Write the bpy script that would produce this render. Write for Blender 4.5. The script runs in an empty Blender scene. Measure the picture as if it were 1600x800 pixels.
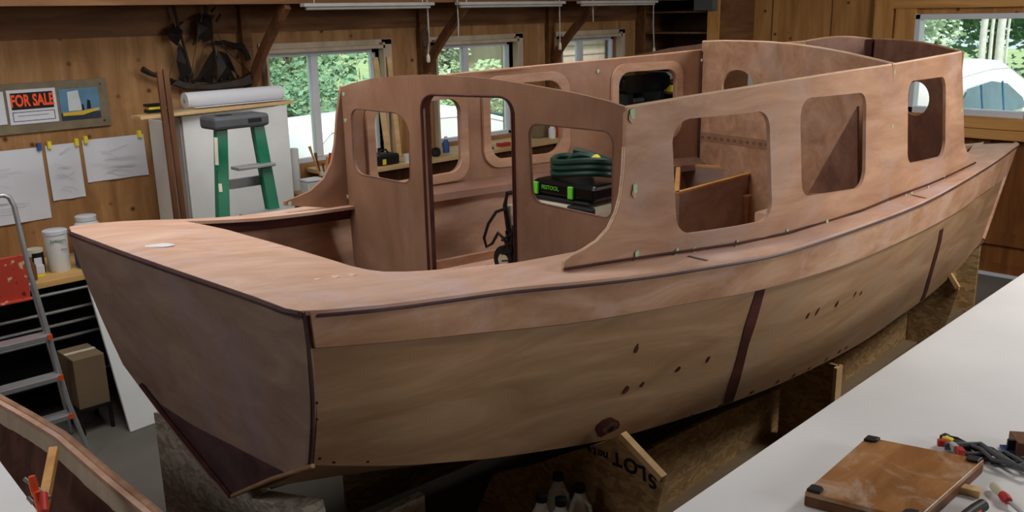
import bpy, bmesh, math, random
from math import sin, cos, pi, radians, sqrt
from mathutils import Vector, Matrix
from mathutils.geometry import tessellate_polygon
random.seed(7)
V = Vector
C = bpy.context.scene.collection
sc = bpy.context.scene
# ------------------------------------------------------------------ camera
F, PIT, ROL, YAW, H = 1431.14, radians(14.8185), radians(1.20939), radians(45.7476), 2.5
r_ = V((sin(YAW), -cos(YAW), 0)); f_ = V((cos(YAW), sin(YAW), 0)); u_ = V((0, 0, 1))
fwd = f_ * cos(PIT) - u_ * sin(PIT); up2 = f_ * sin(PIT) + u_ * cos(PIT)
cr = r_ * cos(ROL) - up2 * sin(ROL); cu = r_ * sin(ROL) + up2 * cos(ROL)
O = V((0, 0, H))
cam = bpy.data.cameras.new('camera'); cam.sensor_width = 36; cam.lens = F / 1600 * 36
co = bpy.data.objects.new('camera', cam); C.objects.link(co)
co.matrix_world = Matrix(((cr.x, cu.x, -fwd.x, 0), (cr.y, cu.y, -fwd.y, 0), (cr.z, cu.z, -fwd.z, H), (0, 0, 0, 1)))
cam.clip_start = .05
sc.camera = co
def ray(px, py): return fwd + cr * ((px - 800) / F) - cu * ((py - 400) / F)
def at(px, py, x=None, y=None, z=None):          # measured pixel -> point on a known wall / level
    d = ray(px, py)
    t = x / d.x if x is not None else (y / d.y if y is not None else (z - H) / d.z)
    return O + d * t
def plan(px, py, yf, x0=1.0, x1=10.0):           # point of the sight line above the plan curve y = yf(x)
    d = ray(px, py)
    r = d.y / d.x; a, b = x0, x1
    for _ in range(60):
        m = (a + b) / 2
        if r * m - yf(m) < 0: a = m
        else: b = m
    return O + d * (a / d.x)
def curve(pts):
    xs = [p[0] for p in pts]; ys = [p[1] for p in pts]; n = len(xs)
    def f(x):
        if x <= xs[0]: return ys[0] + (x - xs[0]) * (ys[1] - ys[0]) / (xs[1] - xs[0])
        if x >= xs[-1]: return ys[-1] + (x - xs[-1]) * (ys[-1] - ys[-2]) / (xs[-1] - xs[-2])
        i = max(k for k in range(n - 1) if xs[k] <= x)
        def m(k):
            a, b = max(0, k - 1), min(n - 1, k + 1)
            return (ys[b] - ys[a]) / (xs[b] - xs[a])
        h = xs[i + 1] - xs[i]; t = (x - xs[i]) / h
        return ((2*t**3 - 3*t*t + 1) * ys[i] + (t**3 - 2*t*t + t) * h * m(i) + (-2*t**3 + 3*t*t) * ys[i+1] + (t**3 - t*t) * h * m(i+1))
    return f
# ------------------------------------------------------------------ materials
MATS = {}
def nt(name):
    m = bpy.data.materials.new(name); m.use_nodes = True; n = m.node_tree.nodes; l = m.node_tree.links
    return m, n, l, n['Principled BSDF']
def ramp(n, stops):
    r = n.new('ShaderNodeValToRGB'); e = r.color_ramp.elements
    while len(e) < len(stops): e.new(.5)
    for k, (p, c) in enumerate(stops): e[k].position = p; e[k].color = (*c, 1)
    return r
def s2l(c): return tuple(((v/255+.055)/1.055)**2.4 if v > 10 else v/255/12.92 for v in c)
def plain(name, col, rough=.6, metal=0, var=.12, scale=9, bump=0, spec=.4):
    m, n, l, b = nt(name); col = s2l(col)
    tc = n.new('ShaderNodeTexCoord'); no = n.new('ShaderNodeTexNoise'); no.inputs['Scale'].default_value = scale; no.inputs['Detail'].default_value = 6
    l.new(tc.outputs['Object'], no.inputs['Vector'])
    r = ramp(n, [(.3, tuple(c*(1-var) for c in col)), (.7, tuple(min(1, c*(1+var)) for c in col))])
    l.new(no.outputs['Fac'], r.inputs['Fac']); l.new(r.outputs['Color'], b.inputs['Base Color'])
    b.inputs['Roughness'].default_value = rough; b.inputs['Metallic'].default_value = metal; b.inputs['Specular IOR Level'].default_value = spec
    if bump:
        bp = n.new('ShaderNodeBump'); bp.inputs['Strength'].default_value = bump; bp.inputs['Distance'].default_value = .01
        l.new(no.outputs['Fac'], bp.inputs['Height']); l.new(bp.outputs['Normal'], b.inputs['Normal'])
    MATS[name] = m; return m
def wood(name, cols, stretch=(1.2, 9, 9), rough=.6, patch=None, knots=False, patchscale=1.6, knotcol=(70, 40, 20), spec=.3, warp=.6):
    """grain stretched along one axis; patch = sanding haze / glue smears with their own shape"""
    m, n, l, b = nt(name)
    tc = n.new('ShaderNodeTexCoord')
    mp = n.new('ShaderNodeMapping'); mp.inputs['Scale'].default_value = stretch; l.new(tc.outputs['Object'], mp.inputs['Vector'])
    no = n.new('ShaderNodeTexNoise'); no.inputs['Scale'].default_value = 1.3; no.inputs['Detail'].default_value = 8; no.inputs['Roughness'].default_value = .62; no.inputs['Distortion'].default_value = warp
    l.new(mp.outputs['Vector'], no.inputs['Vector'])
    cs = [s2l(c) for c in cols]
    r = ramp(n, [(.32, cs[0]), (.5, cs[1]), (.68, cs[2])]); l.new(no.outputs['Fac'], r.inputs['Fac'])
    out = r.outputs['Color']
    if patch:
        n2 = n.new('ShaderNodeTexNoise'); n2.inputs['Scale'].default_value = patchscale; n2.inputs['Detail'].default_value = 7; n2.inputs['Roughness'].default_value = .7; n2.inputs['Distortion'].default_value = .8
        l.new(tc.outputs['Object'], n2.inputs['Vector'])
        r2 = ramp(n, [(.5, (0, 0, 0)), (.72, (.75,)*3)]); l.new(n2.outputs['Fac'], r2.inputs['Fac'])
        mx = n.new('ShaderNodeMix'); mx.data_type = 'RGBA'; l.new(r2.outputs['Color'], mx.inputs['Factor']); l.new(out, mx.inputs['A']); mx.inputs['B'].default_value = (*s2l(patch), 1)
        out = mx.outputs['Result']
    if knots:
        vo = n.new('ShaderNodeTexVoronoi'); vo.inputs['Scale'].default_value = 7; l.new(tc.outputs['Object'], vo.inputs['Vector'])
        r3 = ramp(n, [(.05, (1, 1, 1)), (.17, (0, 0, 0))]); l.new(vo.outputs['Distance'], r3.inputs['Fac'])
        mx = n.new('ShaderNodeMix'); mx.data_type = 'RGBA'; l.new(r3.outputs['Color'], mx.inputs['Factor']); l.new(out, mx.inputs['A']); mx.inputs['B'].default_value = (*s2l(knotcol), 1)
        out = mx.outputs['Result']
    l.new(out, b.inputs['Base Color'])
    bp = n.new('ShaderNodeBump'); bp.inputs['Strength'].default_value = .12; bp.inputs['Distance'].default_value = .003
    l.new(no.outputs['Fac'], bp.inputs['Height']); l.new(bp.outputs['Normal'], b.inputs['Normal'])
    b.inputs['Roughness'].default_value = rough; b.inputs['Specular IOR Level'].default_value = spec
    MATS[name] = m; return m
def osb(name, c1, c2, c3):
    m, n, l, b = nt(name)
    tc = n.new('ShaderNodeTexCoord'); mp = n.new('ShaderNodeMapping'); mp.inputs['Scale'].default_value = (1, 1, 2.2); mp.inputs['Rotation'].default_value = (.5, .7, .4)
    l.new(tc.outputs['Object'], mp.inputs['Vector'])
    no = n.new('ShaderNodeTexNoise'); no.inputs['Scale'].default_value = 6; l.new(mp.outputs['Vector'], no.inputs['Vector'])
    ad = n.new('ShaderNodeMix'); ad.data_type = 'RGBA'; ad.inputs['Factor'].default_value = .2
    l.new(mp.outputs['Vector'], ad.inputs['A']); l.new(no.outputs['Color'], ad.inputs['B'])
    vo = n.new('ShaderNodeTexVoronoi'); vo.inputs['Scale'].default_value = 30; l.new(ad.outputs['Result'], vo.inputs['Vector'])
    sp = n.new('ShaderNodeSeparateColor'); l.new(vo.outputs['Color'], sp.inputs['Color'])
    r = ramp(n, [(.1, s2l(c1)), (.5, s2l(c2)), (.9, s2l(c3))]); l.new(sp.outputs['Red'], r.inputs['Fac']); l.new(r.outputs['Color'], b.inputs['Base Color'])
    b.inputs['Roughness'].default_value = .75; MATS[name] = m; return m
wood('okoume', [(152, 112, 86), (174, 134, 106), (194, 154, 126)], (1.0, 6, 6), .55, patch=(168, 148, 142))
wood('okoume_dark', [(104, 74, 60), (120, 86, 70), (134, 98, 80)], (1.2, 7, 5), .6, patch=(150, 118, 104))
wood('okoume_upright', [(134, 98, 74), (148, 110, 86), (162, 124, 98)], (3, 3, 1.3), .6, patch=(168, 136, 122))
wood('deck_ply', [(188, 146, 122), (206, 166, 142), (220, 186, 166)], (1.6, 5, 5), .5, patch=(206, 184, 184))
wood('transom_ply', [(136, 112, 98), (150, 126, 112), (164, 140, 126)], (3, 2.4, 6), .5, patch=(150, 134, 138))
wood('hull_ply', [(150, 116, 84), (166, 132, 98), (184, 150, 116)], (.7, 3, 4.5), .5, patch=(160, 138, 114), warp=1.4)
wood('strake_ply', [(164, 120, 88), (184, 142, 110), (204, 166, 138)], (1.5, 6, 6), .5, patch=(196, 166, 152), patchscale=3)
wood('ply_edge', [(206, 172, 140), (220, 188, 158), (230, 204, 178)], (3, 3, 30), .6)
wood('epoxy_stain', [(58, 30, 26), (76, 40, 34), (94, 52, 44)], (2, 4, 4), .65, spec=.2)
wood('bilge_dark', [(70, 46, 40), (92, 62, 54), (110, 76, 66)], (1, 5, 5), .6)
wood('purple_ply', [(70, 50, 50), (86, 64, 64), (100, 78, 78)], (2, 4, 4), .45)
wood('wall_ply', [(134, 96, 58), (160, 118, 74), (182, 140, 94)], (7, 7, .9), .7, patch=(146, 104, 62), knots=True)
wood('endwall_ply', [(150, 104, 56), (180, 130, 74), (200, 150, 92)], (7, 7, .8), .65, patch=(170, 122, 70), knots=True)
wood('pine', [(176, 124, 66), (200, 148, 84), (214, 164, 100)], (6, 6, 1), .6)
wood('pine_level', [(176, 124, 66), (200, 148, 84), (214, 164, 100)], (1, 1, 9), .6)
wood('pale_pine', [(196, 160, 108), (214, 180, 128), (226, 196, 150)], (1.5, 8, 8), .6)
wood('casing', [(176, 160, 136), (192, 176, 152), (204, 190, 168)], (5, 5, 1), .6)
wood('brown_board', [(86, 54, 34), (108, 70, 44), (126, 84, 56)], (9, 9, 1), .6)
wood('beam', [(92, 60, 36), (112, 76, 46), (130, 92, 58)], (1, 6, 6), .7)
wood('bench_top', [(186, 142, 84), (206, 162, 100), (220, 180, 118)], (1, 8, 8), .6)
wood('honey', [(126, 82, 42), (154, 104, 56), (174, 126, 78)], (2, 8, 8), .35, patch=(206, 192, 172), patchscale=4, spec=.5)
wood('wainscot', [(96, 56, 24), (122, 74, 34), (140, 90, 46)], (6, 6, .8), .55)
osb('osb', (138, 110, 70), (158, 128, 84), (178, 148, 102))
osb('osb_grey', (134, 124, 108), (156, 146, 128), (182, 172, 154))
plain('concrete', (104, 100, 92), .8, var=.25, scale=1.6, bump=.1)
plain('white_panel', (226, 228, 226), .6, var=.03)
plain('table_white', (228, 230, 230), .5, var=.035, scale=3, bump=.05)
plain('paper', (214, 216, 222), .8, var=.03, scale=4)
plain('pvc', (216, 220, 228), .4, var=.02)
plain('grey_white', (170, 168, 162), .7, var=.08)
plain('steel', (168, 170, 172), .35, .85, .08)
plain('alu', (178, 180, 182), .4, .6, .08)
plain('dark_metal', (52, 46, 42), .45, .6, .3, 14)
plain('black', (18, 18, 20), .5, var=.2)
plain('black_gloss', (14, 14, 16), .25, var=.1)
plain('dark_green', (16, 52, 40), .45, var=.2)
plain('ladder_green', (12, 108, 76), .4, var=.1)
plain('cap_grey', (84, 86, 90), .6, var=.1)
plain('lime', (110, 220, 60), .5, var=.05)
plain('green_putty', (160, 186, 150), .7, var=.15, scale=30)
plain('cream', (206, 200, 176), .5, var=.05)
plain('cardboard', (128, 108, 84), .8, var=.06)
plain('blue', (44, 88, 150), .5, var=.15)
plain('deep_blue', (20, 72, 120), .45, var=.2)
plain('denim', (70, 104, 158), .9, var=.2, scale=20, bump=.6)
plain('orange', (226, 84, 34), .45, var=.06)
plain('sign_orange', (250, 84, 26), .5, var=.02)
plain('red', (184, 42, 36), .5, var=.1)
plain('yellow', (232, 214, 60), .6, var=.05)
plain('ink_green', (40, 120, 80), .6, var=.03)
plain('ink_black', (28, 26, 24), .8, var=.05)
plain('pencil', (150, 152, 162), .8, var=.05)
plain('sea_blue', (88, 132, 160), .6, var=.15)
plain('sail_white', (206, 214, 214), .6, var=.08)
plain('boat_yellow', (214, 178, 52), .6, var=.08)
plain('dark_scene', (40, 50, 60), .6, var=.3)
plain('hinoki_grey', (120, 108, 86), .7, var=.2, scale=12)
plain('milk_plastic', (204, 206, 198), .35, var=.08)
plain('leaf_a', (160, 188, 140), .6, var=.35, scale=1.4)
plain('leaf_b', (118, 156, 120), .6, var=.35, scale=1.4)
plain('leaf_pale', (206, 222, 196), .6, var=.25, scale=1.6)
plain('bark', (110, 96, 82), .8, var=.25)
plain('birch', (214, 210, 204), .7, var=.16, scale=8)
plain('grass', (150, 172, 116), .9, var=.2, scale=1.2)
plain('car_white', (236, 238, 240), .25, var=.01, spec=.6)
plain('car_glass', (70, 104, 110), .08, .3, .3, 4, spec=.9)
plain('siding', (204, 184, 168), .7, var=.06)
plain('roof_red', (168, 92, 74), .8, var=.15)
plain('tyre', (26, 26, 28), .8, var=.1)
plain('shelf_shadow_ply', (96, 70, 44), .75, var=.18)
plain('teal', (40, 120, 116), .6, var=.1)
# speckled red paint
m, n, l, b = nt('red_paint'); tc = n.new('ShaderNodeTexCoord'); no = n.new('ShaderNodeTexNoise'); no.inputs['Scale'].default_value = 22; no.inputs['Detail'].default_value = 3
l.new(tc.outputs['Object'], no.inputs['Vector']); r = ramp(n, [(.30, s2l((120, 40, 30))), (.35, s2l((198, 70, 52))), (.62, s2l((200, 72, 54))), (.68, s2l((216, 196, 160)))])
r.color_ramp.interpolation = 'EASE'; l.new(no.outputs['Fac'], r.inputs['Fac']); l.new(r.outputs['Color'], b.inputs['Base Color']); MATS['red_paint'] = m
# glue-banded planking of the other hull: pale glue band with a wavy lower edge over brown
def glass():
    m = bpy.data.materials.new('window_glass'); m.use_nodes = True; n = m.node_tree.nodes; l = m.node_tree.links; n.remove(n['Principled BSDF'])
    t = n.new('ShaderNodeBsdfTransparent'); t.inputs['Color'].default_value = (.93, .96, .97, 1); g = n.new('ShaderNodeBsdfGlossy'); g.inputs['Roughness'].default_value = .03
    fr = n.new('ShaderNodeFresnel'); fr.inputs['IOR'].default_value = 1.3; mx = n.new('ShaderNodeMixShader')
    l.new(fr.outputs[0], mx.inputs[0]); l.new(t.outputs[0], mx.inputs[1]); l.new(g.outputs[0], mx.inputs[2]); l.new(mx.outputs[0], n['Material Output'].inputs['Surface'])
    MATS['window_glass'] = m
glass()
# ------------------------------------------------------------------ mesh builder
class MB:
    def __init__(s): s.v = []; s.f = []; s.sm = []
    def add(s, vs, fs, smooth=False):
        o = len(s.v); s.v += [V(p) for p in vs]; s.f += [tuple(i + o for i in f) for f in fs]; s.sm += [smooth] * len(fs); return s
    def box(s, c, d, R=None):
        c = V(c); R = R or Matrix.Identity(3); x, y, z = [k / 2 for k in d]
        vs = [c + R @ V((a*x, b*y, e*z)) for a in (-1, 1) for b in (-1, 1) for e in (-1, 1)]
        return s.add(vs, [(0, 1, 3, 2), (4, 6, 7, 5), (0, 4, 5, 1), (2, 3, 7, 6), (0, 2, 6, 4), (1, 5, 7, 3)])
    def bb(s, a, b): return s.box([(a[i]+b[i])/2 for i in range(3)], [abs(b[i]-a[i]) for i in range(3)])
    def bar(s, a, b, w, h, up=(0, 0, 1)):          # rectangular bar from a to b, w across, h along up
        a, b = V(a), V(b); d = (b - a); L = d.length; d.normalize(); sd = d.cross(V(up)); sd.normalize(); uu = sd.cross(d)
        R = Matrix((sd, d, uu)).transposed()
        return s.box((a + b) / 2, (w, L, h), R)
    def tube(s, pts, r, n=10, closed=False):
        pts = [V(p) for p in pts]; m = len(pts); rings = []
        rr = r if isinstance(r, (list, tuple)) else [r] * m
        prev = None
        for i, p in enumerate(pts):
            a = pts[(i-1) % m] if (i or closed) else p; b = pts[(i+1) % m] if (i < m-1 or closed) else p
            t = (b - a); t = t.normalized() if t.length else V((0, 0, 1))
            if prev is None: x = t.orthogonal().normalized()
            else:
                x = prev - t * prev.dot(t); x = x.normalized() if x.length > 1e-6 else t.orthogonal().normalized()
            prev = x; y = t.cross(x)
            rings.append([p + (x * cos(2*pi*k/n) + y * sin(2*pi*k/n)) * rr[i] for k in range(n)])
        vs = [q for g in rings for q in g]; fs = []
        for i in range(m if closed else m - 1):
            for k in range(n):
                a = i*n+k; b = i*n+(k+1) % n; j = ((i+1) % m)*n
                fs.append((a, b, j+(k+1) % n, j+k))
        s.add(vs, fs, True)
        if not closed:
            o = len(s.v) - len(vs); s.f += [tuple(o+k for k in reversed(range(n))), tuple(o+(m-1)*n+k for k in range(n))]; s.sm += [False, False]
        return s
    def lathe(s, c, prof, n=20, R=None):           # prof: (radius, height)
        c = V(c); R = R or Matrix.Identity(3); vs = []; fs = []
        for rad, z in prof:
            for k in range(n): vs.append(c + R @ V((rad*cos(2*pi*k/n), rad*sin(2*pi*k/n), z)))
        for i in range(len(prof)-1):
            for k in range(n): fs.append((i*n+k, i*n+(k+1) % n, (i+1)*n+(k+1) % n, (i+1)*n+k))
        s.add(vs, fs, True); o = len(s.v)-len(vs)
        s.f += [tuple(o+k for k in reversed(range(n))), tuple(o+(len(prof)-1)*n+k for k in range(n))]; s.sm += [False, False]
        return s
    def prism(s, poly, ext):                       # planar 3-D polygon extruded by ext
        poly = [V(p) for p in poly]; ext = V(ext); n = len(poly)
        tri = tessellate_polygon([poly])
        fs = [tuple(t) for t in tri] + [tuple(n + i for i in reversed(t)) for t in tri] + [(i, (i+1) % n, n+(i+1) % n, n+i) for i in range(n)]
        return s.add(poly + [p + ext for p in poly], fs)
    def grid(s, rows, th=None, smooth=True):       # rows of points; th(i,j)->offset vector gives thickness
        m, n = len(rows), len(rows[0]); vs = [p for r in rows for p in r]
        fs = [(i*n+j, i*n+j+1, (i+1)*n+j+1, (i+1)*n+j) for i in range(m-1) for j in range(n-1)]
        if th is None: return s.add(vs, fs, smooth)
        o = m*n; vs2 = [rows[i][j] + (th(i, j) if callable(th) else V(th)) for i in range(m) for j in range(n)]
        s.add(vs + vs2, fs + [tuple(o+k for k in reversed(f)) for f in fs], smooth)
        base = len(s.v) - 2*o; loop = [j for j in range(n)] + [i*n+n-1 for i in range(1, m)] + [(m-1)*n+j for j in range(n-2, -1, -1)] + [i*n for i in range(m-2, 0, -1)]
        for k in range(len(loop)):
            a, b = loop[k], loop[(k+1) % len(loop)]
            s.f.append((base+a, base+b, base+o+b, base+o+a)); s.sm.append(False)
        return s
    def panel(s, outer, holes, mp, th, ucuts=(), vcuts=(), smooth=False):
        """sheet with holes: outline in (u,v); mp(u,v,w)->3-D, w from 0 to th"""
        loops = [[V((p[0], p[1], 0)) for p in outer]] + [[V((p[0], p[1], 0)) for p in h] for h in holes]
        bm = bmesh.new(); vs = [bm.verts.new(p) for L in loops for p in L]; bm.verts.index_update()
        for t in tessellate_polygon(loops):
            try: bm.faces.new([vs[i] for i in t])
            except ValueError: pass
        for cuts, no in ((ucuts, V((1, 0, 0))), (vcuts, V((0, 1, 0)))):
            for c in cuts:
                bmesh.ops.bisect_plane(bm, geom=bm.verts[:] + bm.edges[:] + bm.faces[:], plane_co=no * c, plane_no=no, dist=1e-5)
        bmesh.ops.recalc_face_normals(bm, faces=bm.faces[:])
        bm.verts.index_update(); bm.verts.ensure_lookup_table(); n = len(bm.verts)
        A = [mp(v.co.x, v.co.y, 0) for v in bm.verts]; B = [mp(v.co.x, v.co.y, th) for v in bm.verts]
        f1 = [tuple(v.index for v in f.verts) for f in bm.faces]
        be = [(e.verts[0].index, e.verts[1].index) for e in bm.edges if len(e.link_faces) == 1]
        bm.free()
        s.add(A + B, f1 + [tuple(n + i for i in reversed(f)) for f in f1], smooth)
        base = len(s.v) - 2*n
        for a, b in be: s.f.append((base+a, base+b, base+n+b, base+n+a)); s.sm.append(False)
        return s
    def build(s, name, mat, parent=None, bevel=0, kind=None, origin=None):
        me = bpy.data.meshes.new(name)
        if parent is not None: org = PL[parent.name]
        elif origin is not None: org = V(origin)
        else:
            lo = [min(p[i] for p in s.v) for i in range(3)]; hi = [max(p[i] for p in s.v) for i in range(3)]
            org = V(((lo[0]+hi[0])/2, (lo[1]+hi[1])/2, lo[2]))
        me.from_pydata([p - org for p in s.v], [], s.f); me.update()
        bm = bmesh.new(); bm.from_mesh(me); bmesh.ops.remove_doubles(bm, verts=bm.verts[:], dist=1e-5); 
        if len(s.f) < 20000: bmesh.ops.recalc_face_normals(bm, faces=bm.faces[:])
        bm.to_mesh(me); bm.free()
        if len(me.polygons) == len(s.sm): me.polygons.foreach_set('use_smooth', s.sm)
        elif any(s.sm): me.polygons.foreach_set('use_smooth', [True] * len(me.polygons)); me.set_sharp_from_angle(angle=radians(40))
        if any(s.sm): me.set_sharp_from_angle(angle=radians(40))
        me.materials.append(MATS[mat]); o = bpy.data.objects.new(name, me); C.objects.link(o)
        if parent is not None: o.parent = parent; PL[o.name] = org
        else: o.location = org; PL[o.name] = org
        if bevel:
            md = o.modifiers.new('bevel', 'BEVEL'); md.width = bevel; md.segments = 2; md.limit_method = 'ANGLE'; md.angle_limit = radians(40)
        if kind: o['kind'] = kind
        return o
PL = {}
def tag(o, label, cat, group=None):
    o['label'] = label; o['category'] = cat
    if group: o['group'] = group
    return o
def thing(name, label, cat, loc, group=None):
    o = bpy.data.objects.new(name, None); C.objects.link(o); o.location = loc; o.empty_display_size = .05; PL[o.name] = V(loc)
    return tag(o, label, cat, group)
def st(name, mb, mat): return mb.build(name, mat, kind='structure')
def lab(o, t): o['label'] = t; return o
def rrect(q, rad, n=6):                            # rounded quad in 2-D; q corners in order
    out = []
    for i in range(len(q)):
        p0, p1, p2 = V(q[i-1]), V(q[i]), V(q[(i+1) % len(q)])
        r = rad[i] if isinstance(rad, (list, tuple)) else rad
        a = (p0 - p1); b = (p2 - p1); r = min(r, a.length*.48, b.length*.48); a.normalize(); b.normalize()
        A, B = p1 + a*r, p1 + b*r
        for k in range(n+1):
            t = k/n; out.append(((1-t)**2)*A + 2*t*(1-t)*p1*.75 + 2*t*(1-t)*.25*((A+B)/2) + t*t*B)
    return [(p.x, p.y) for p in out]
def circ(cx, cy, r, n=28, ry=None): return [(cx + r*cos(2*pi*k/n), cy + (ry or r)*sin(2*pi*k/n)) for k in range(n)]
def text(s, name, size, org, xdir, ydir, mat, parent, ext=.0008, bold=.0, align='CENTER', fx=1):
    cu_ = bpy.data.curves.new(name, 'FONT'); cu_.body = s; cu_.size = size; cu_.extrude = ext; cu_.offset = bold; cu_.align_x = align; cu_.align_y = 'CENTER'; cu_.resolution_u = 3
    t = bpy.data.objects.new(name, cu_); C.objects.link(t)
    me = bpy.data.meshes.new_from_object(t.evaluated_get(bpy.context.evaluated_depsgraph_get())); bpy.data.objects.remove(t)
    x, y = V(xdir).normalized(), V(ydir).normalized(); z = x.cross(y)
    mb = MB(); mb.add([V(org) + x*v.co.x*fx + y*v.co.y + z*v.co.z for v in me.vertices], [tuple(p.vertices) for p in me.polygons])
    return mb.build(name, mat, parent)
# ================================================================== ROOM
WY, WX = 6.6, 9.17
CEIL = 3.7
def wall_with_holes(name, mat, plane, a0, a1, z0, z1, holes, th):
    mb = MB()
    if plane == 'y': mp = lambda u, v, w: V((u, WY + w, v))
    else: mp = lambda u, v, w: V((WX + w, u, v))
    mb.panel([(a0, z0), (a1, z0), (a1, z1), (a0, z1)], holes, mp, th)
    return st(name, mb, mat)
WIN = [(3.763, 4.87), (5.478, 6.50), (7.161, 8.11)]
WZ0, WZ1 = 1.33, 2.235
wall_with_holes('wall_left', 'wall_ply', 'y', -3, 9.4, 0, CEIL, [[(a, WZ0), (b, WZ0), (b, WZ1), (a, WZ1)] for a, b in WIN], .16)
RW = (2.66, 3.76, 1.49, 2.415)
wall_with_holes('wall_right', 'endwall_ply', 'x', -5, WY, 0, CEIL, [[(RW[0], RW[2]), (RW[1], RW[2]), (RW[1], RW[3]), (RW[0], RW[3])]], .16)
st('wall_back', MB().bb((-3.1, -5, 0), (-3, WY, CEIL)), 'wall_ply')
st('wall_front', MB().bb((-3, -5.1, 0), (WX, -5, CEIL)), 'wall_ply')
st('floor', MB().bb((-3, -5, -.1), (9.4, WY+.1, 0)), 'concrete')
st('ceiling', MB().bb((-3, -5, CEIL), (9.4, 6.76, CEIL+.1)), 'beam')
# plywood joints and upper band of the left wall
st('trim_1', MB().bb((-3, 6.585, 2.40), (WX-.7, 6.6, 2.62)), 'beam')
st('trim_2', MB().bb((-3, 5.95, 2.63), (WX, 6.6, 2.80)).bb((-3, 5.90, 2.60), (WX, 5.95, 2.84)), 'beam')
# windows in the left wall
for k, (a, b) in enumerate(WIN):
    f = st('window_%d' % (k+1), MB(), 'pvc') if False else None
    root = bpy.data.objects.new('window_%d' % (k+1), None); C.objects.link(root); root.location = ((a+b)/2, WY, WZ0); PL[root.name] = V(root.location); root['kind'] = 'structure'
    mb = MB(); t = .035; y0, y1 = WY+.05, WY+.11
    mb.bb((a, y0, WZ0), (a+t, y1, WZ1)).bb((b-t, y0, WZ0), (b, y1, WZ1)).bb((a, y0, WZ0), (b, y1, WZ0+t)).bb((a, y0, WZ1-t), (b, y1, WZ1))
    mb.build('window_frame', 'pvc', root, .004)
    m_ = a + (b-a)*.43
    MB().bb((m_-.032, y0-.01, WZ0+t), (m_+.032, y1-.005, WZ1-t)).build('window_sash', 'pvc', root, .004)
    MB().bb((a+t, WY+.075, WZ0+t), (b-t, WY+.08, WZ1-t)).build('pane', 'window_glass', root)
    c = MB(); w = .13                                # pale casing boards standing into the room
    c.bb((b, WY-.07, WZ0-.02), (b+.022, WY+.05, WZ1+.05)).bb((a-.022, WY-.07, WZ0-.02), (a, WY+.05, WZ1+.05)).bb((a-.022, WY-.07, WZ1), (b+.022, WY+.05, WZ1+.03))
    c.bb((b+.022, WY-.018, WZ0-.02), (b+w, WY, WZ1+.075)).bb((a-.05, WY-.018, WZ1+.03), (b+w, WY, WZ1+.075))
    lab(c.build('window_casing', 'casing', root, .002), 'pale timber casing')
# right window
root = bpy.data.objects.new('window_4', None); C.objects.link(root); root.location = (WX, 3.2, RW[2]); PL[root.name] = V(root.location); root['kind'] = 'structure'
mb = MB(); x0, x1 = WX-.03, WX+.09; t = .05
mb.bb((x0, RW[0], RW[2]-.01), (x1, RW[0]+t, RW[3])).bb((x0, RW[1]-t, RW[2]-.01), (x1, RW[1], RW[3])).bb((x0, RW[0], RW[2]-.01), (x1, RW[1], RW[2]+t)).bb((x0, RW[0], RW[3]-t), (x1, RW[1], RW[3]))
mb.build('window_frame', 'pvc', root, .004)
MB().bb((WX+.04, RW[0]+t, RW[2]+t), (WX+.045, RW[1]-t, RW[3]-t)).build('pane', 'window_glass', root)
# right wall framing
st('trim_3', MB().bb((WX-.05, -5, 2.47), (WX, 3.98, 2.60)), 'pine_level')
st('trim_4', MB().bb((WX-.05, 3.98, 1.40), (WX, 4.16, CEIL)), 'pine')
st('trim_5', MB().bb((WX-.035, 3.76, 1.30), (WX, 3.95, 2.47)), 'pine')
st('trim_6', MB().bb((WX-.08, -5, 1.38), (WX, 3.95, 1.485)), 'pine_level')
st('trim_7', MB().bb((WX-.12, -5, 1.29), (WX, 3.95, 1.375)), 'pine_level')
mb = MB().bb((WX-.04, -5, .02), (WX, 3.9, 1.28))
for y in (-.6, .3, 1.2, 2.1, 3.0, 3.8): mb.bb((WX-.07, y-.05, .02), (WX-.04, y+.05, 1.28))
mb.bb((WX-.07, -5, .30), (WX-.04, 3.9, .42)).bb((WX-.07, -5, .02), (WX-.04, 3.9, .12))
st('trim_8', mb, 'wainscot')
st('baseboard_right', MB().bb((WX-.09, -5, 0), (WX-.07, 3.9, .03)), 'pvc')
st('trim_9', MB().bb((WX-.006, 4.62, 1.3), (WX, 4.63, CEIL)).bb((WX-.006, 5.3, 1.3), (WX, 5.31, CEIL)), 'beam')
# corner shelving unit against the right wall: front faces the room on x=8.46
S = thing('wall_shelf_unit', 'tall dark plywood shelving unit in the far corner right of the third window', 'shelf', (8.8, 6.1, 0))
c1 = at(1107, 30, x=8.46); ya = c1.y - .12
MB().bb((8.46, 6.55, 0), (WX-.01, 6.59, 3.2)).build('side_panel', 'beam', S)
MB().bb((8.46, ya, 0), (WX-.01, ya+.02, 3.2)).build('side_panel', 'beam', S)
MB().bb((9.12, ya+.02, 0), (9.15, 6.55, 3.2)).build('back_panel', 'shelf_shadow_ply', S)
MB().bb((8.44, ya-.02, 0), (8.46, ya+.12, 3.2)).build('front_stile', 'pine', S)
MB().bb((8.44, 6.47, 0), (8.46, 6.59, 3.2)).build('front_stile', 'beam', S)
for z in (.5, 1.0, 1.62, 1.74, 2.02, 2.27, 2.49, 2.86): MB().bb((8.47, ya+.02, z-.02), (9.12, 6.55, z)).build('shelf', 'beam', S)
tag(MB().bb((9.09, 5.36, 0), (9.11, 5.665, 1.95)).build('white_sheet', 'white_panel'), 'narrow white sheet standing against the right wall, seen through the round cabin hole', 'panel')
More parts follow.
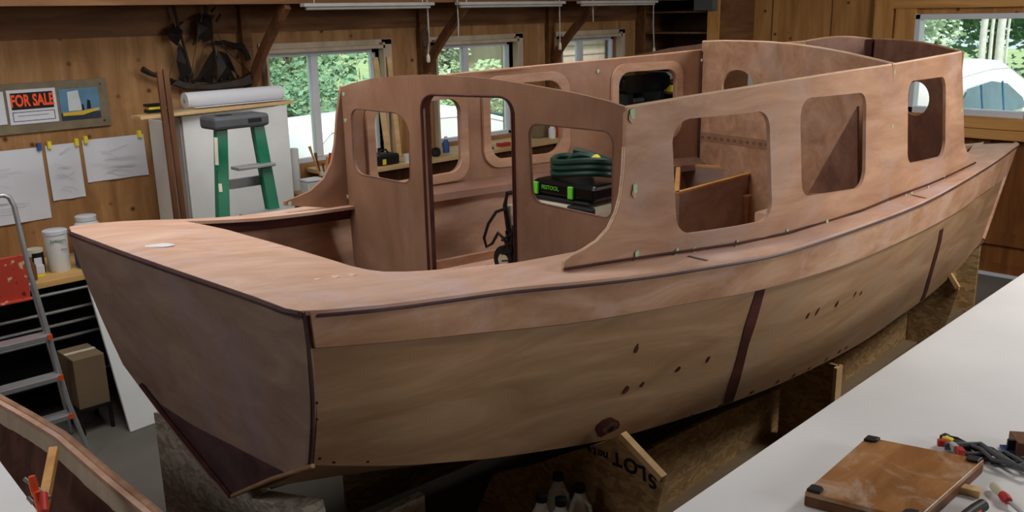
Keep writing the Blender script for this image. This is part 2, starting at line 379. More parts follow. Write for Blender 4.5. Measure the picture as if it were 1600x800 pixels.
# knee braces and posts on the left wall
for k, (x, w) in enumerate(((3.60, 'left of the first window'), (5.33, 'between the first and second windows'), (7.0, 'between the second and third windows'))):
    T = thing('knee_brace', 'curved brown knee brace on a wall post %s' % w, 'brace', (x, 6.55, 1.3), 'knee braces along the left wall')
    MB().bb((x-.04, 6.54, 1.35), (x+.04, 6.598, 2.60)).build('post', 'beam', T)
    pts = [V((x+.02+.0*t, 6.52 - .57*t - .0*t, 2.06 + .56*(t**.8))) for t in [i/10 for i in range(11)]]
    mb = MB()
    outer = [V((x-.03, p.y - .0, p.z)) for p in pts]; inner = [V((x-.03, p.y - .045, p.z - .055)) for p in pts]
    mb.prism(outer + inner[::-1], (.045, 0, 0)).build('brace_arm', 'brown_board', T)
# fluorescent battens (off) under the loft edge
for k, (a, b, w) in enumerate(((3.64, 4.83, 'above the first window'), (5.09, 6.37, 'above the second window'), (6.58, 7.75, 'above the third window'))):
    T = thing('strip_light', 'unlit slim strip light hanging %s' % w, 'light', ((a+b)/2, 5.8, 2.56), 'strip lights along the left wall')
    MB().bb((a, 5.77, 2.575), (b, 5.83, 2.60)).build('housing', 'grey_white', T, .004)
    MB().tube([(a+.03, 5.8, 2.565), (b-.03, 5.8, 2.565)], .012).build('lamp_tube', 'grey_white', T)
    MB().tube([(a+.1, 5.8, 2.60), (a+.1, 5.8, 3.0)], .003, 6).tube([(b-.1, 5.8, 2.60), (b-.1, 5.8, 3.0)], .003, 6).build('hanger', 'steel', T)
# cords and tools hanging from the loft edge
def cord(px, y0, y1, label, end=True):
    p = at(px, y0, y=5.86); q = at(px+1, y1, y=5.86)
    T = thing('hanging_cord', label, 'cord', (p.x, 5.86, q.z), 'cords hanging along the left wall')
    MB().tube([(p.x, 5.86, 2.7), (p.x+.006, 5.862, (p.z+q.z)/2), (q.x, 5.86, q.z)], .006, 6).build('cord', 'grey_white', T)
    if end: MB().lathe((q.x, 5.86, q.z-.07), [(.008, 0), (.016, .01), (.014, .05), (.007, .07)], 10).build('cord_end', 'cream', T)
    return T
T = cord(668, 20, 84, 'coiled dark cord with a pale plug hanging left of the second window')
p = at(663, 60, y=5.86); MB().tube([(p.x + .03*cos(a), 5.85, p.z + .075*sin(a)) for a in [2*pi*i/20 for i in range(20)]], .006, 6, closed=True).build('cord_coil', 'black', T)
cord(874, 12, 66, 'thin cord with a pale plug hanging between the second and third windows')
cord(926, 0, 34, 'short thick cord end hanging in front of the third window', False)
cord(1021, 6, 74, 'long thin cord hanging in front of the corner shelving')
cord(715, 20, 58, 'thin pull cord hanging over the second window', False)
# grey electrical box and white jar on top shelf
p = at(1104, 5, x=8.42)
tag(MB().bb((8.36, p.y-.12, 2.491), (8.62, p.y+.12, 2.70)).build('junction_box', 'cap_grey', None, .006), 'grey box standing on the top shelf of the corner shelving', 'box')
# ================================================================== LEFT WALL THINGS
yw = WY
def onwall(px, py, off=0): return at(px, py, y=yw-off)
# notice board
T = thing('notice_board', 'weathered grey plank board holding a for sale sign and a sailboat photo', 'board', (2.1, yw, 1.80))
MB().bb((1.2, yw-.02, 1.80), (2.515, yw-.001, 2.127)).build('plank', 'hinoki_grey', T, .003)
MB().lathe((2.47, yw-.021, 2.09), [(.006, 0), (.006, .004)], 8, Matrix.Rotation(pi/2, 3, 'X')).build('screw_head', 'dark_metal', T)
MB().lathe((2.47, yw-.021, 1.84), [(.006, 0), (.006, .004)], 8, Matrix.Rotation(pi/2, 3, 'X')).build('screw_head', 'dark_metal', T)
a, b = onwall(4, 147, .025), onwall(87, 138, .025); c_ = onwall(11, 198, .025); d_ = onwall(91, 190, .025)
X0, X1, Z0, Z1 = 1.868, 2.17, 1.862, 2.085
T = thing('for_sale_sign', 'black and orange for sale sign with white border on the grey board', 'sign', ((X0+X1)/2, yw-.02, Z0))
MB().bb((X0, yw-.026, Z0), (X1, yw-.0205, Z1)).build('sign_sheet', 'paper', T)
MB().bb((X0+.02, yw-.0275, Z0+.095), (X1-.02, yw-.026, Z1-.02)).build('sign_field', 'ink_black', T)
text('FOR SALE', 'sign_letters', .105, ((X0+X1)/2, yw-.0285, (Z0+Z1)/2+.037), (1, 0, 0), (0, 0, 1), 'sign_orange', T, .0006, .0035, fx=.60)
mb = MB(); zz = Z0+.018
for (a, b, c2, d2) in ((X0+.02, X1-.02, Z0+.018, Z0+.022), (X0+.02, X1-.02, Z0+.076, Z0+.08), (X0+.02, X0+.024, Z0+.018, Z0+.08), (X1-.024, X1-.02, Z0+.018, Z0+.08), (X0+.05, X1-.06, Z0+.052, Z0+.055)): mb.bb((a, yw-.027, c2), (b, yw-.026, d2))
mb.build('sign_form_lines', 'ink_black', T)
# sailboat photograph
P0, P1, Q0, Q1 = 2.19, 2.45, 1.862, 2.07
T = thing('sailboat_photo', 'colour photo of a white sail and yellow hulled boat on the grey board', 'picture', ((P0+P1)/2, yw-.02, Q0))
MB().bb((P0, yw-.024, Q0), (P1, yw-.0205, Q1)).build('photo_print', 'sea_blue', T)
yy = yw-.0245
MB().prism([(P0, yy, Q0), (P1, yy, Q0), (P1, yy, Q0+.045), (P0, yy, Q0+.05)], (0, -.0005, 0)).build('picture_water', 'dark_scene', T)
MB().prism([(P0+.01, yy-.001, Q0+.03), (P0+.14, yy-.001, Q0+.028), (P1-.01, yy-.001, Q0+.055), (P1-.005, yy-.001, Q0+.07), (P0+.13, yy-.001, Q0+.055), (P0+.01, yy-.001, Q0+.052)], (0, -.0005, 0)).build('picture_hull', 'boat_yellow', T)
MB().prism([(P0+.05, yy-.001, Q0+.06), (P0+.14, yy-.001, Q0+.06), (P0+.125, yy-.001, Q1-.012), (P0+.055, yy-.001, Q1-.02)], (0, -.0005, 0)).build('picture_sail', 'sail_white', T)
MB().prism([(P0+.17, yy-.001, Q0+.065), (P0+.2, yy-.001, Q0+.068), (P0+.198, yy-.001, Q0+.12), (P0+.18, yy-.001, Q0+.13)], (0, -.0005, 0)).prism([(P0+.135, yy-.001, Q0+.058), (P0+.155, yy-.001, Q0+.06), (P0+.15, yy-.001, Q0+.1), (P0+.138, yy-.001, Q0+.1)], (0, -.0005, 0)).build('picture_crew', 'ink_black', T)
tag(MB().bb((1.60, yw-.026, 1.87), (1.85, yw-.0205, 2.08)).build('notice_sheet', 'paper'), 'pale sheet on the grey board, cut by the left edge of the photo', 'paper')
# drawings pinned on the wall
def sheet(x0, x1, z0, z1, label, tabs, seed, lines):
    T = thing('wall_drawing', label, 'paper', ((x0+x1)/2, yw, z0), 'drawings pinned on the left wall')
    n = 8; rows = []
    for i in range(n+1):
        z = z0 + (z1-z0)*i/n
        rows.append([V((x0 + (x1-x0)*j/n, yw - .006 - .012*(1-i/n)**2 * (.5+.5*sin(j*1.3+seed)), z)) for j in range(n+1)])
    MB().grid(rows, (0, -.0008, 0)).build('sheet', 'paper', T)
    rnd = random.Random(seed)
    for k in range(lines):
        z = z0 + (z1-z0)*(.12 + .76*rnd.random()); xa = x0 + (x1-x0)*(.08 + .3*rnd.random()); xb = xa + (x1-xa)*(.3+.5*rnd.random())
        yq = yw - .023
        MB().tube([(xa + (xb-xa)*t, yq, z + (.02*sin(t*3+k) if k % 3 else .0)) for t in (0, .25, .5, .75, 1)], .0009, 4).build('pencil_line', 'pencil', T)
    for tx, m_ in tabs: MB().bb((tx-.012, yw-.03, z1-.02), (tx+.012, yw-.0255 if 0 else yw-.001, z1+.028)).build('tape_tab' if m_ == 'yellow' else 'push_pin', m_, T)
sheet(1.30, 2.036, 1.215, 1.70, 'largest pinned drawing, behind the aluminium step ladder', [(2.02, 'blue')], 1, 16)
sheet(2.060, 2.278, 1.328, 1.705, 'narrow upright drawing pinned between the two wide ones', [(2.085, 'yellow'), (2.262, 'yellow')], 2, 9)
sheet(2.304, 2.735, 1.42, 1.715, 'wide landscape drawing nearest the white cabinet', [(2.325, 'yellow'), (2.70, 'yellow')], 3, 10)
# metal ship sculpture
T = thing('ship_sculpture', 'dark metal sailing ship sculpture hanging on the wall above the white cabinet', 'sculpture', (3.2, 6.5, 2.0))
def wp(px, py, y=6.5): return at(px, py, y=y)
def plate(pxs, y=6.5, th=.012): return MB().prism([wp(a, b, y) for a, b in pxs], (0, -th, 0))
hull_px = [(262, 132), (285, 139), (330, 140), (375, 134), (398, 128), (401, 112), (388, 113), (372, 122), (350, 127), (320, 131), (290, 130), (270, 124)]
mb = MB(); poly = [wp(a, b, 6.53) for a, b in hull_px]; mb.prism(poly, (0, -.07, 0)).build('ship_hull', 'dark_metal', T, .006)
MB().tube([wp(270, 126), wp(250, 120), wp(235, 115), wp(222, 108)], [.014, .014, .018, .022], 8).build('bowsprit', 'dark_metal', T)
for (x0, y0, x1, y1) in ((303, 132, 268, 0), (345, 130, 318, 0)): MB().tube([wp(x0, y0), wp((x0+x1)/2, (y0+y1)/2), wp(x1, y1)], [.013, .01, .012], 8).build('mast', 'dark_metal', T)
for q in ([(284, 128), (302, 129), (288, 80), (280, 66), (276, 95)], [(305, 128), (333, 130), (336, 75), (322, 96)], [(338, 128), (368, 124), (350, 85), (340, 78)], [(265, 62), (278, 72), (286, 48), (272, 38), (262, 50)],
          [(308, 58), (322, 66), (334, 60), (330, 24), (316, 20), (308, 35)], [(352, 100), (372, 118), (356, 84), (344, 80)]):
    poly = [wp(a, b, 6.49) for a, b in q]; cen = sum(poly, V()) / len(poly)
    mb = MB(); n = len(poly); vs = poly + [cen + V((0, -.05, 0))]; mb.add(vs + [p + V((0, .008, 0)) for p in vs], [(i, (i+1) % n, n) for i in range(n)] + [(n+1+(i+1) % n, n+1+i, 2*n+1) for i in range(n)] + [(i, n+1+i, n+1+(i+1) % n, (i+1) % n) for i in range(n)])
    mb.build('sail', 'dark_metal', T)
MB().tube([wp(333, 68), wp(350, 66), wp(366, 72), wp(378, 73), wp(385, 84), wp(388, 94)], [.012, .016, .024, .028, .02, .022], 8).build('streaming_flag', 'dark_metal', T)
for k in range(9):
    x = 268 + k*13; MB().lathe(wp(x, 121 - (k % 3)*3 + 4, 6.46), [(.004, -.014), (.014, 0), (.004, .014)], 8).build('deck_fitting', 'dark_metal', T)
mb = MB()
for a, b in (((268, 10), (290, 128)), ((280, 66), (262, 128)), ((318, 10), (296, 128)), ((330, 30), (372, 122)), ((322, 66), (300, 125)), ((334, 60), (395, 118))): mb.tube([wp(*a, 6.48), wp(*b, 6.48)], .003, 5)
mb.build('rigging', 'dark_metal', T)
for a, b in (((330, 18), (336, 12)), ((312, 24), (304, 30)), ((278, 40), (286, 34)), ((308, 60), (302, 70)), ((338, 34), (345, 22))): MB().tube([wp(*a), wp(*b)], .01, 6).build('spar', 'dark_metal', T)
# white cabinet of panels beneath the window
cx0, cx1, cy0, cy1, cz = 2.79, 3.60, 6.05, 6.58, 1.88
T = thing('panel_cabinet', 'tall white panelled cabinet standing against the wall below the ship sculpture', 'cabinet', ((cx0+cx1)/2, 6.3, 0))
MB().bb((cx0, cy0+.02, 0), (cx1, cy1, cz-.01)).build('body', 'grey_white', T)
MB().bb((cx0-.003, cy0, 0.02), (cx1, cy0+.02, cz)).build('front_panel', 'white_panel', T, .003)
mb = MB(); mb.bb((cx0-.022, 6.30, .02), (cx0-.003, 6.56, cz-.06)); mb.build('side_panel', 'white_panel', T, .003)
MB().bb((cx0-.016, 6.07, .02), (cx0-.003, 6.18, cz-.02)).build('side_panel', 'grey_white', T, .003)
# shadow gaps / seams of the panels
# plank on top
tag(MB().bar(V((2.46, 6.02, 1.893)), V((3.66, 6.12, 1.898)), .13, .022).build('shelf_plank', 'pale_pine', None, .002), 'pale pine plank lying across the top of the white cabinet', 'plank')
T = thing('paper_roll', 'fat roll of white paper lying on the pine plank', 'roll', (3.2, 6.15, 1.909))
yr = 6.14; pts = [V((2.86, yr, 1.965)), V((3.62, yr+.02, 1.965))]
MB().tube([pts[0], (pts[0]+pts[1])/2, pts[1]], .055, 24).build('rolled_sheet', 'paper', T)
MB().tube([pts[0]-V((.002, 0, 0)), pts[0]+V((.004, 0, 0))], .018, 16).build('roll_core', 'grey_white', T)
MB().bar(V((2.9, yr-.062, 1.918)), V((3.6, yr-.042, 1.918)), .05, .003).build('loose_edge', 'paper', T)
# yellow and black tool on a ledge left of the roll
p0 = at(230, 172, y=6.3)
T = thing('spirit_level', 'small yellow and black tool on the plank left of the roll', 'tool', (2.6, 6.10, 1.91))
MB().bb((2.56, 6.06, 1.9095), (2.73, 6.12, 1.93)).build('tool_base', 'black', T, .003)
MB().bb((2.575, 6.065, 1.93), (2.72, 6.115, 1.95)).build('tool_body', 'yellow', T, .003)
MB().bb((2.56, 6.06, 1.95), (2.73, 6.12, 1.968)).build('tool_top', 'black', T, .003)
# two brown boards leaning in front
for k, (a0, a1, b0, b1, w) in enumerate((((245, 112), (252, 112), (272, 338), (279, 338), 'left'), ((254, 108), (262, 108), (283, 338), (290, 338), 'right'))):
    A = at((a0[0]+a1[0])/2, a0[1], y=5.98); B = at((b0[0]+b1[0])/2, b0[1], y=5.90)
    d = (B-A); B2 = A + d*(A.z-.0)/(A.z-B.z)
    tag(MB().bar(A, B2 + V((0, 0, .004)), .035, .022, (0, 1, 0)).build('long_board', 'brown_board', None, .002), 'narrow dark brown board leaning by the white cabinet, the %s one of the pair' % w, 'board', 'brown boards by the cabinet')
# green step ladder
T = thing('step_ladder', 'green fibreglass step ladder with a grey top cap in front of the cabinet', 'ladder', (2.8, 5.3, 0))
gy = 5.3
capL, capR = at(324, 186, y=gy), at(410, 182, y=gy)
MB().bb((capL.x, gy-.09, 1.85), (capR.x, gy+.12, 1.93)).build('top_cap', 'cap_grey', T, .02)
MB().bb((capL.x+.06, gy-.03, 1.928), (capR.x-.22, gy+.02, 1.933)).bb((capR.x-.15, gy-.093, 1.88), (capR.x-.06, gy-.085, 1.905)).build('cap_recess', 'black', T)
def lad(px, py): return at(px, py, y=gy - .12*(1.85 - at(px, py, y=gy).z))
for a, b in (((345, 200), (349, 335)), ((402, 192), (427, 325))):
    px_ = a[0]
    A, B = at(*a, y=gy-.03), at(*b, y=gy-.14); d = B-A; E_ = A + d*(A.z)/(A.z-B.z)
    r = MB().bar(A, E_, .075, .03, (0, 1, 0)); r.build('rail', 'ladder_green', T, .003)
    A2 = A + V((.0, .11, 0)); A2 = A + V((.01, .075, -.02)); E2 = V((E_.x + .01, E_.y + .10, 0)); MB().bar(A2, E2, .035, .02, (0, 1, 0)).build('rear_rail', 'ladder_green', T)
    dd = (E_-A).normalized()
for (a, b) in (((337, 215), (339, 258)), ((341, 262), (345, 300))):
    A, B = at(*a, y=gy-.085), at(*b, y=gy-.13); MB().bar(A, B, .022, .003, (0, 1, 0)).build('warning_sticker', 'cream', T)
for k in range(6):
    z = 1.62 - .29*k; t = (1.85-z)
    xl = 2.70 - .02*t; xr = 2.935 + .085*t
    if z < .1: break
    MB().bb((xl-.0, gy-.10-.21*t, z-.02), (xr-.0, gy+.0-.21*t, z)).build('tread', 'alu', T, .004)
for z in (1.5, .9, .4):
    MB().bb((2.70, gy+.03-(1.85-z)*.13, z-.03), (2.95+.06*(1.85-z), gy+.05-(1.85-z)*.13, z+.03)).build('rear_brace', 'alu', T)
# ================================================================== LEFT BENCH
T = thing('workbench', 'low pine topped workbench along the left wall over dark steel racking', 'workbench', (1.4, 6.27, 0))
MB().bb((-1.6, 5.95, .91), (2.62, 6.59, .95)).build('worktop', 'bench_top', T, .003)
for z in (.862, .742, .655, .565, .30): MB().tube([(-1.6, 5.955, z), (2.6, 5.955, z)], .011, 8).build('front_rail', 'steel', T)
for x in (-1.55, .5, 2.58):
    for y in (5.98, 6.55): MB().bb((x-.02, y-.02, 0), (x+.02, y+.02, .91)).build('leg', 'black', T)
MB().bb((-1.6, 6.0, .26), (2.6, 6.56, .285)).build('lower_shelf', 'black', T)
MB().bb((-1.6, 6.56, .0), (2.6, 6.575, .9)).build('back_panel', 'black', T)
def jar(name, label, cat, x, y, z, prof, mat, lid=None, lidmat='pvc', group=None):
    T = thing(name, label, cat, (x, y, z), group)
    MB().lathe((x, y, z), prof, 24).build('container', mat, T)
    if lid: MB().lathe((x, y, z+prof[-1][1]), lid, 24).build('lid', lidmat, T)
    return T
T = jar('plastic_tub', 'tall white tub with green print standing on the workbench', 'tub', 1.905, 6.16, .95, [(.062, 0), (.066, .01), (.070, .245)], 'white_panel', [(.074, 0), (.074, .022), (.068, .026)])
text('system', 'tub_print', .034, (1.895, 6.087, 1.16), (1, -.35, 0), (0, 0, 1), 'ink_green', T)
text('three', 'tub_print', .016, (1.925, 6.085, 1.10), (1, -.35, 0), (0, 0, 1), 'ink_green', T)
jar('white_jug', 'wide white lidded tub showing just above the boat deck corner', 'tub', 2.19, 6.4, .95, [(.09, 0), (.095, .02), (.095, .20), (.06, .25)], 'white_panel', [(.068, 0), (.068, .03), (.062, .034)])
T = thing('blue_bottle', 'blue and white spray bottle between the tall tub and the boat', 'bottle', (2.05, 6.12, .95))
MB().bb((2.0, 6.08, .951), (2.10, 6.16, 1.11)).build('bottle_body', 'deep_blue', T, .015)
MB().bb((2.012, 6.076, .99), (2.088, 6.08, 1.07)).build('bottle_label', 'paper', T)
MB().bb((2.01, 6.09, 1.11), (2.08, 6.15, 1.16)).build('bottle_shoulder', 'white_panel', T, .012)
MB().lathe((2.035, 6.12, 1.16), [(.014, 0), (.014, .03), (.02, .035), (.012, .06)], 12).build('bottle_cap', 'pvc', T)
T = thing('round_tin', 'black and white round tin with a yellow base left of the tall tub', 'tin', (1.77, 6.2, .95))
MB().lathe((1.78, 6.2, .951), [(.05, 0), (.05, .14)], 20).build('tin_body', 'black', T)
MB().lathe((1.78, 6.2, 1.091), [(.053, 0), (.053, .02)], 20).build('tin_lid', 'cream', T)
MB().bb((1.755, 6.143, .975), (1.80, 6.15, 1.06)).build('tin_label', 'paper', T)
T = thing('small_carton', 'tiny white and yellow carton in front of the round tin', 'box', (1.76, 6.08, .95))
MB().bb((1.735, 6.06, .951), (1.785, 6.1, .975)).build('carton_base', 'yellow', T, .003); MB().bb((1.735, 6.06, .975), (1.785, 6.1, 1.03)).build('carton_body', 'paper', T, .003)
# blue rag
mb = MB(); rows = []
for i in range(9):
    rows.append([V((1.44 + .24*j/9, 6.0 + .16*i/8, .955 + .10*max(0, sin(pi*j/9))*max(.1, sin(pi*(i+.5)/9))*(1+.35*sin(j*2.1+i)))) for j in range(10)])
tag(mb.grid(rows, (0, 0, -.004)).build('blue_rag', 'denim'), 'crumpled blue rag on the bench behind the red board', 'rag')
T = thing('brown_flask', 'small brown bottle beside the blue rag', 'bottle', (1.72, 6.05, .95))
MB().lathe((1.70, 6.04, .951), [(.028, 0), (.03, .09), (.014, .12), (.014, .15)], 14).build('flask_body', 'brown_board', T); MB().lathe((1.70, 6.04, 1.101), [(.016, 0), (.016, .02)], 14).build('flask_cap', 'grey_white', T)
# red board
T = thing('red_tray', 'paint spattered red metal tray hanging off the bench behind the ladder', 'tray', (1.35, 5.9, .87))
MB().box((1.33, 5.88, 1.02), (.60, .018, .29), Matrix.Rotation(.12, 3, 'X')).build('tray_face', 'red_paint', T, .004)
MB().box((1.33, 5.885, .885), (.60, .05, .012), Matrix.Rotation(.12, 3, 'X')).build('tray_lip', 'red_paint', T, .003)
# aluminium ladder
T = thing('aluminium_ladder', 'hooped aluminium step ladder standing at the left edge', 'ladder', (1.5, 5.5, 0))
R0 = [at(-12, 318, y=5.5), at(-4, 307, y=5.5), at(5, 305, y=5.5), at(14, 308, y=5.5), at(22, 322, y=5.5)]
rail = R0 + [at(45, 420, y=5.47), at(75, 520, y=5.42), at(105, 625, y=5.36)]; rail.append(V((1.66, 5.33, .01)))
MB().tube(rail, .014, 10).build('rail', 'alu', T)
MB().tube([V((p.x-.50, p.y+.03, p.z)) for p in rail[4:]], .014, 10).build('rail', 'alu', T)
MB().tube([rail[0], V((rail[4].x-.46, 5.52, rail[1].z)), V((rail[4].x-.50, 5.53, rail[4].z))], .014, 10).build('top_hoop', 'alu', T)
MB().tube([V((1.55, 5.56, 1.05)), V((1.64, 5.68, .5)), V((1.70, 5.75, .01))], .010, 8).build('rear_strut', 'alu', T)
MB().tube([V((1.05, 5.58, 1.05)), V((1.12, 5.72, .5)), V((1.18, 5.78, .01))], .010, 8).build('rear_strut', 'alu', T)
for (px, py) in ((75, 520), (92, 583), (108, 643)):
    e = at(px, py, y=5.43 if py < 550 else 5.38)
    MB().bb((e.x-.50, e.y-.05, e.z-.03), (e.x, e.y+.05, e.z)).build('tread', 'alu', T, .004)
    MB().bb((e.x-.022, e.y-.055, e.z-.026), (e.x+.006, e.y-.048, e.z+.004)).build('end_clip', 'orange', T)
e = at(60, 470, y=5.45)
# cardboard box on a stand
T = thing('cardboard_box', 'closed brown cardboard box on a small stand under the bench', 'box', (1.88, 5.75, .17))
MB().bb((1.74, 5.66, .172), (1.93, 5.93, .50)).build('carton', 'cardboard', T, .004)
MB().bb((1.742, 5.78, .501), (1.928, 5.82, .503)).build('packing_tape', 'cream', T)
T2 = thing('box_stand', 'small dark metal stand carrying the cardboard box', 'stand', (1.88, 5.75, 0))
MB().bb((1.73, 5.65, .155), (1.94, 5.94, .171)).build('stand_top', 'black', T2)
for x in (1.745, 1.925):
    for y in (5.665, 5.925): MB().bb((x-.01, y-.01, 0), (x+.01, y+.01, .155)).build('leg', 'dark_metal', T2)
# leaning white panel
a = at(205, 676, z=0); b = at(243, 662, z=0); n_ = V((0, .42, .93)).normalized()
base0 = V((a.x, 5.49, .003)); wdir = V((1, .08, 0)).normalized(); up_ = V((.03, .42, 1.0)).normalized()
tag(MB().prism([base0, base0 + wdir*.58, base0 + wdir*.55 + up_*.97, base0 + up_*.97 - wdir*.03], wdir.cross(up_)*-.02).build('leaning_panel', 'white_panel', None, .002), 'big white panel leaning against the bench behind the transom', 'panel')
# ================================================================== WINDOW BENCH and clutter
T = thing('window_bench', 'long shelf bench running below the three windows', 'workbench', (6.2, 6.35, 0))
MB().bb((4.05, 6.08, 1.265), (8.42, 6.58, 1.30)).build('worktop', 'pale_pine', T, .003)
MB().bb((4.1, 6.2, 1.12), (8.4, 6.24, 1.265)).build('apron', 'brown_board', T)
for x in (4.15, 5.5, 6.9, 8.3):
    MB().bb((x-.03, 6.12, 0), (x+.03, 6.18, 1.265)).build('leg', 'brown_board', T)
MB().bb((4.05, 6.1, .6), (8.42, 6.58, .63)).build('lower_shelf', 'brown_board', T)
BZ = 1.30
def bx_at(px, y): return at(px, 240, y=y).x
x = bx_at(600, 6.2)
T = thing('tool_case', 'black and yellow tool case on the window bench', 'case', (x, 6.2, BZ)); MB().bb((x-.11, 6.13, BZ+.001), (x+.11, 6.3, BZ+.09)).build('case_body', 'black', T, .015); MB().bb((x-.07, 6.126, BZ+.01), (x-.035, 6.131, BZ+.055)).build('case_latch', 'yellow', T)
MB().tube([(x-.05, 6.21, BZ+.09), (x-.03, 6.21, BZ+.12), (x+.03, 6.21, BZ+.12), (x+.05, 6.21, BZ+.09)], .008, 8).build('handle', 'black', T)
x = bx_at(633, 6.15)
jar('white_cup', 'small white cup on the window bench beside the tool case', 'cup', x, 6.12, BZ, [(.026, 0), (.034, .07)], 'white_panel')
for k, (px, w) in enumerate(((608, 'tilted'), (624, 'upright'))):
    x = bx_at(px, 6.5); tag(MB().bar((x-.02, 6.48, BZ+.002), (x-.05+.03*k, 6.56, 2.16), .05, .02, (0, 1, 0)).build('timber_offcut', 'pale_pine'), '%s pale timber offcut standing beside the first window' % w, 'timber', 'offcuts beside the first window')
x = bx_at(681, 6.2); jar('black_pot', 'squat black pot on the window bench seen through the doorway', 'pot', x, 6.2, BZ, [(.03, 0), (.045, .02), (.04, .06), (.02, .075)], 'black')
x = bx_at(703, 6.25); jar('blue_bottle_small', 'small bright blue bottle on the bench in the second window', 'bottle', x, 6.3, BZ, [(.03, 0), (.03, .09), (.012, .12)], 'blue', [(.014, 0), (.014, .025)])
x = bx_at(786, 6.2); tag(MB().bb((x-.07, 6.15, BZ+.001), (x+.06, 6.22, BZ+.035)).build('red_block', 'red', None, .006), 'small red block lying on the window bench', 'block')
x = bx_at(775, 6.2); tag(MB().bb((x-.05, 6.3, BZ+.001), (x+.05, 6.38, BZ+.05)).build('wood_block', 'pale_pine', None, .003), 'pale wood block on the window bench behind the red block', 'block')
x = bx_at(765, 6.12); tag(MB().bb((x-.04, 6.1, BZ+.001), (x+.04, 6.14, BZ+.02)).build('blue_sandpaper_block', 'deep_blue', None, .003), 'flat dark blue block at the front of the window bench', 'block')
x = bx_at(848, 6.3); tag(MB().box((x, 6.35, BZ+.061), (.16, .12, .12)).build('cork_block', 'cardboard', None, .01), 'brown carton on the window bench left of the bottles', 'box')
x = bx_at(863, 6.2); jar('glue_bottle', 'white glue bottle with a black cap on the window bench', 'bottle', x, 6.2, BZ, [(.035, 0), (.036, .09), (.015, .12)], 'white_panel', [(.018, 0), (.012, .04)], 'black')
x = bx_at(873, 6.2); jar('orange_bottle', 'orange bottle beside the white glue bottle', 'bottle', x+.01, 6.2, BZ, [(.03, 0), (.03, .11), (.012, .13)], 'orange', [(.014, 0), (.01, .03)], 'yellow')
# by the first window left part: stand with brush pots
T = thing('side_table', 'small pale side table under the first window behind the ladder', 'table', (3.95, 6.2, 0))
MB().bb((3.68, 5.98, 1.16), (4.04, 6.5, 1.19)).build('table_top', 'pale_pine', T, .003)
for x in (3.71, 4.01):
    for y in (6.01, 6.47): MB().bb((x-.02, y-.02, 0), (x+.02, y+.02, 1.16)).build('leg', 'pale_pine', T)
T = jar('brush_pot', 'glass pot of wooden brushes in front of the first window', 'pot', 3.98, 6.2, 1.19, [(.04, 0), (.045, .13)], 'milk_plastic')
for k, (dx, dy, h, mm) in enumerate(((-.10, 0, .34, 'pine'), (-.05, .02, .28, 'brown_board'), (.03, 0, .24, 'pine'), (.05, -.01, .27, 'red'), (-.02, -.02, .2, 'brown_board'))):
    MB().tube([(3.98+dx*.2, 6.2+dy, 1.22), (3.98+dx, 6.2+dy, 1.19+h*.8), (3.98+dx*1.2, 6.2+dy, 1.19+h)], [.006, .008, .013], 8).build('brush', mm, T)
jar('copper_can', 'small coppery can beside the brush pot', 'can', 3.88, 6.12, 1.19, [(.035, 0), (.045, .03), (.045, .09), (.03, .11)], 'brown_board')
jar('white_canister', 'tall white canister between the cabinet and the brush pot', 'canister', 3.76, 6.3, 1.19, [(.05, 0), (.05, .31)], 'white_panel', [(.052, 0), (.05, .015)])
T = thing('plastic_crate', 'translucent white plastic crate on the side table corner', 'crate', (3.76, 6.06, 1.19)); MB().bb((3.70, 6.0, 1.191), (3.84, 6.12, 1.29)).build('crate_body', 'milk_plastic', T, .01); MB().bb((3.695, 5.995, 1.29), (3.845, 6.125, 1.305)).build('crate_lid', 'pvc', T, .004)
# far machine and shelf goods
T = thing('planer_machine', 'black benchtop planer machine seen through the far cabin window', 'machine', (8.05, 6.3, BZ))
q = [(7.62, 1.80), (7.68, 1.845), (8.36, 1.845), (8.44, 1.80), (8.44, 1.70), (8.36, 1.655), (7.70, 1.655), (7.62, 1.70)]
MB().prism([V((a, 6.10, b)) for a, b in q], (0, .40, 0)).build('motor_housing', 'black_gloss', T, .008)
for x in (7.72, 8.28): MB().bb((x, 6.12, BZ+.03), (x+.09, 6.46, 1.655)).build('side_post', 'black', T, .006)
MB().bb((7.70, 6.11, BZ+.001), (8.38, 6.5, BZ+.035)).build('machine_base', 'black', T, .006)
MB().tube([(7.81, 6.25, 1.48), (8.28, 6.25, 1.48)], .04, 14).tube([(7.81, 6.36, 1.54), (8.28, 6.36, 1.54)], .03, 14).build('feed_roller', 'steel', T)
MB().tube([(8.0, 6.105, 1.40), (8.0, 6.09, 1.45)], .03, 12).build('depth_knob', 'milk_plastic', T)
jar('pale_jar', 'pale blue jar just left of the black planer', 'jar', 7.52, 6.2, BZ, [(.05, 0), (.055, .15), (.04, .2), (.04, .26)], 'milk_plastic', [(.045, 0), (.045, .03)])
T = thing('white_toolbox', 'white box on the corner shelf above the black planer', 'box', (8.62, 6.37, 1.74)); MB().bb((8.48, 6.25, 1.742), (8.70, 6.50, 1.81)).build('box_body', 'cream', T, .012); MB().bb((8.48, 6.27, 1.81), (8.68, 6.48, 1.83)).build('box_lid', 'grey_white', T, .008)
tag(MB().bb((8.475, 6.10, 1.622), (8.60, 6.185, 1.70)).build('lime_box', 'yellow', None, .006), 'yellow green box on the corner shelf', 'box')
tag(MB().bb((8.475, 6.20, 1.622), (8.62, 6.33, 1.70)).build('white_carton', 'white_panel', None, .008), 'white carton on the corner shelf beside the yellow green box', 'box')
tag(MB().bb((8.50, 5.78, 1.622), (8.66, 5.9, 1.71)).build('grey_carton', 'grey_white', None, .008), 'grey white carton at the end of the corner shelf', 'box')
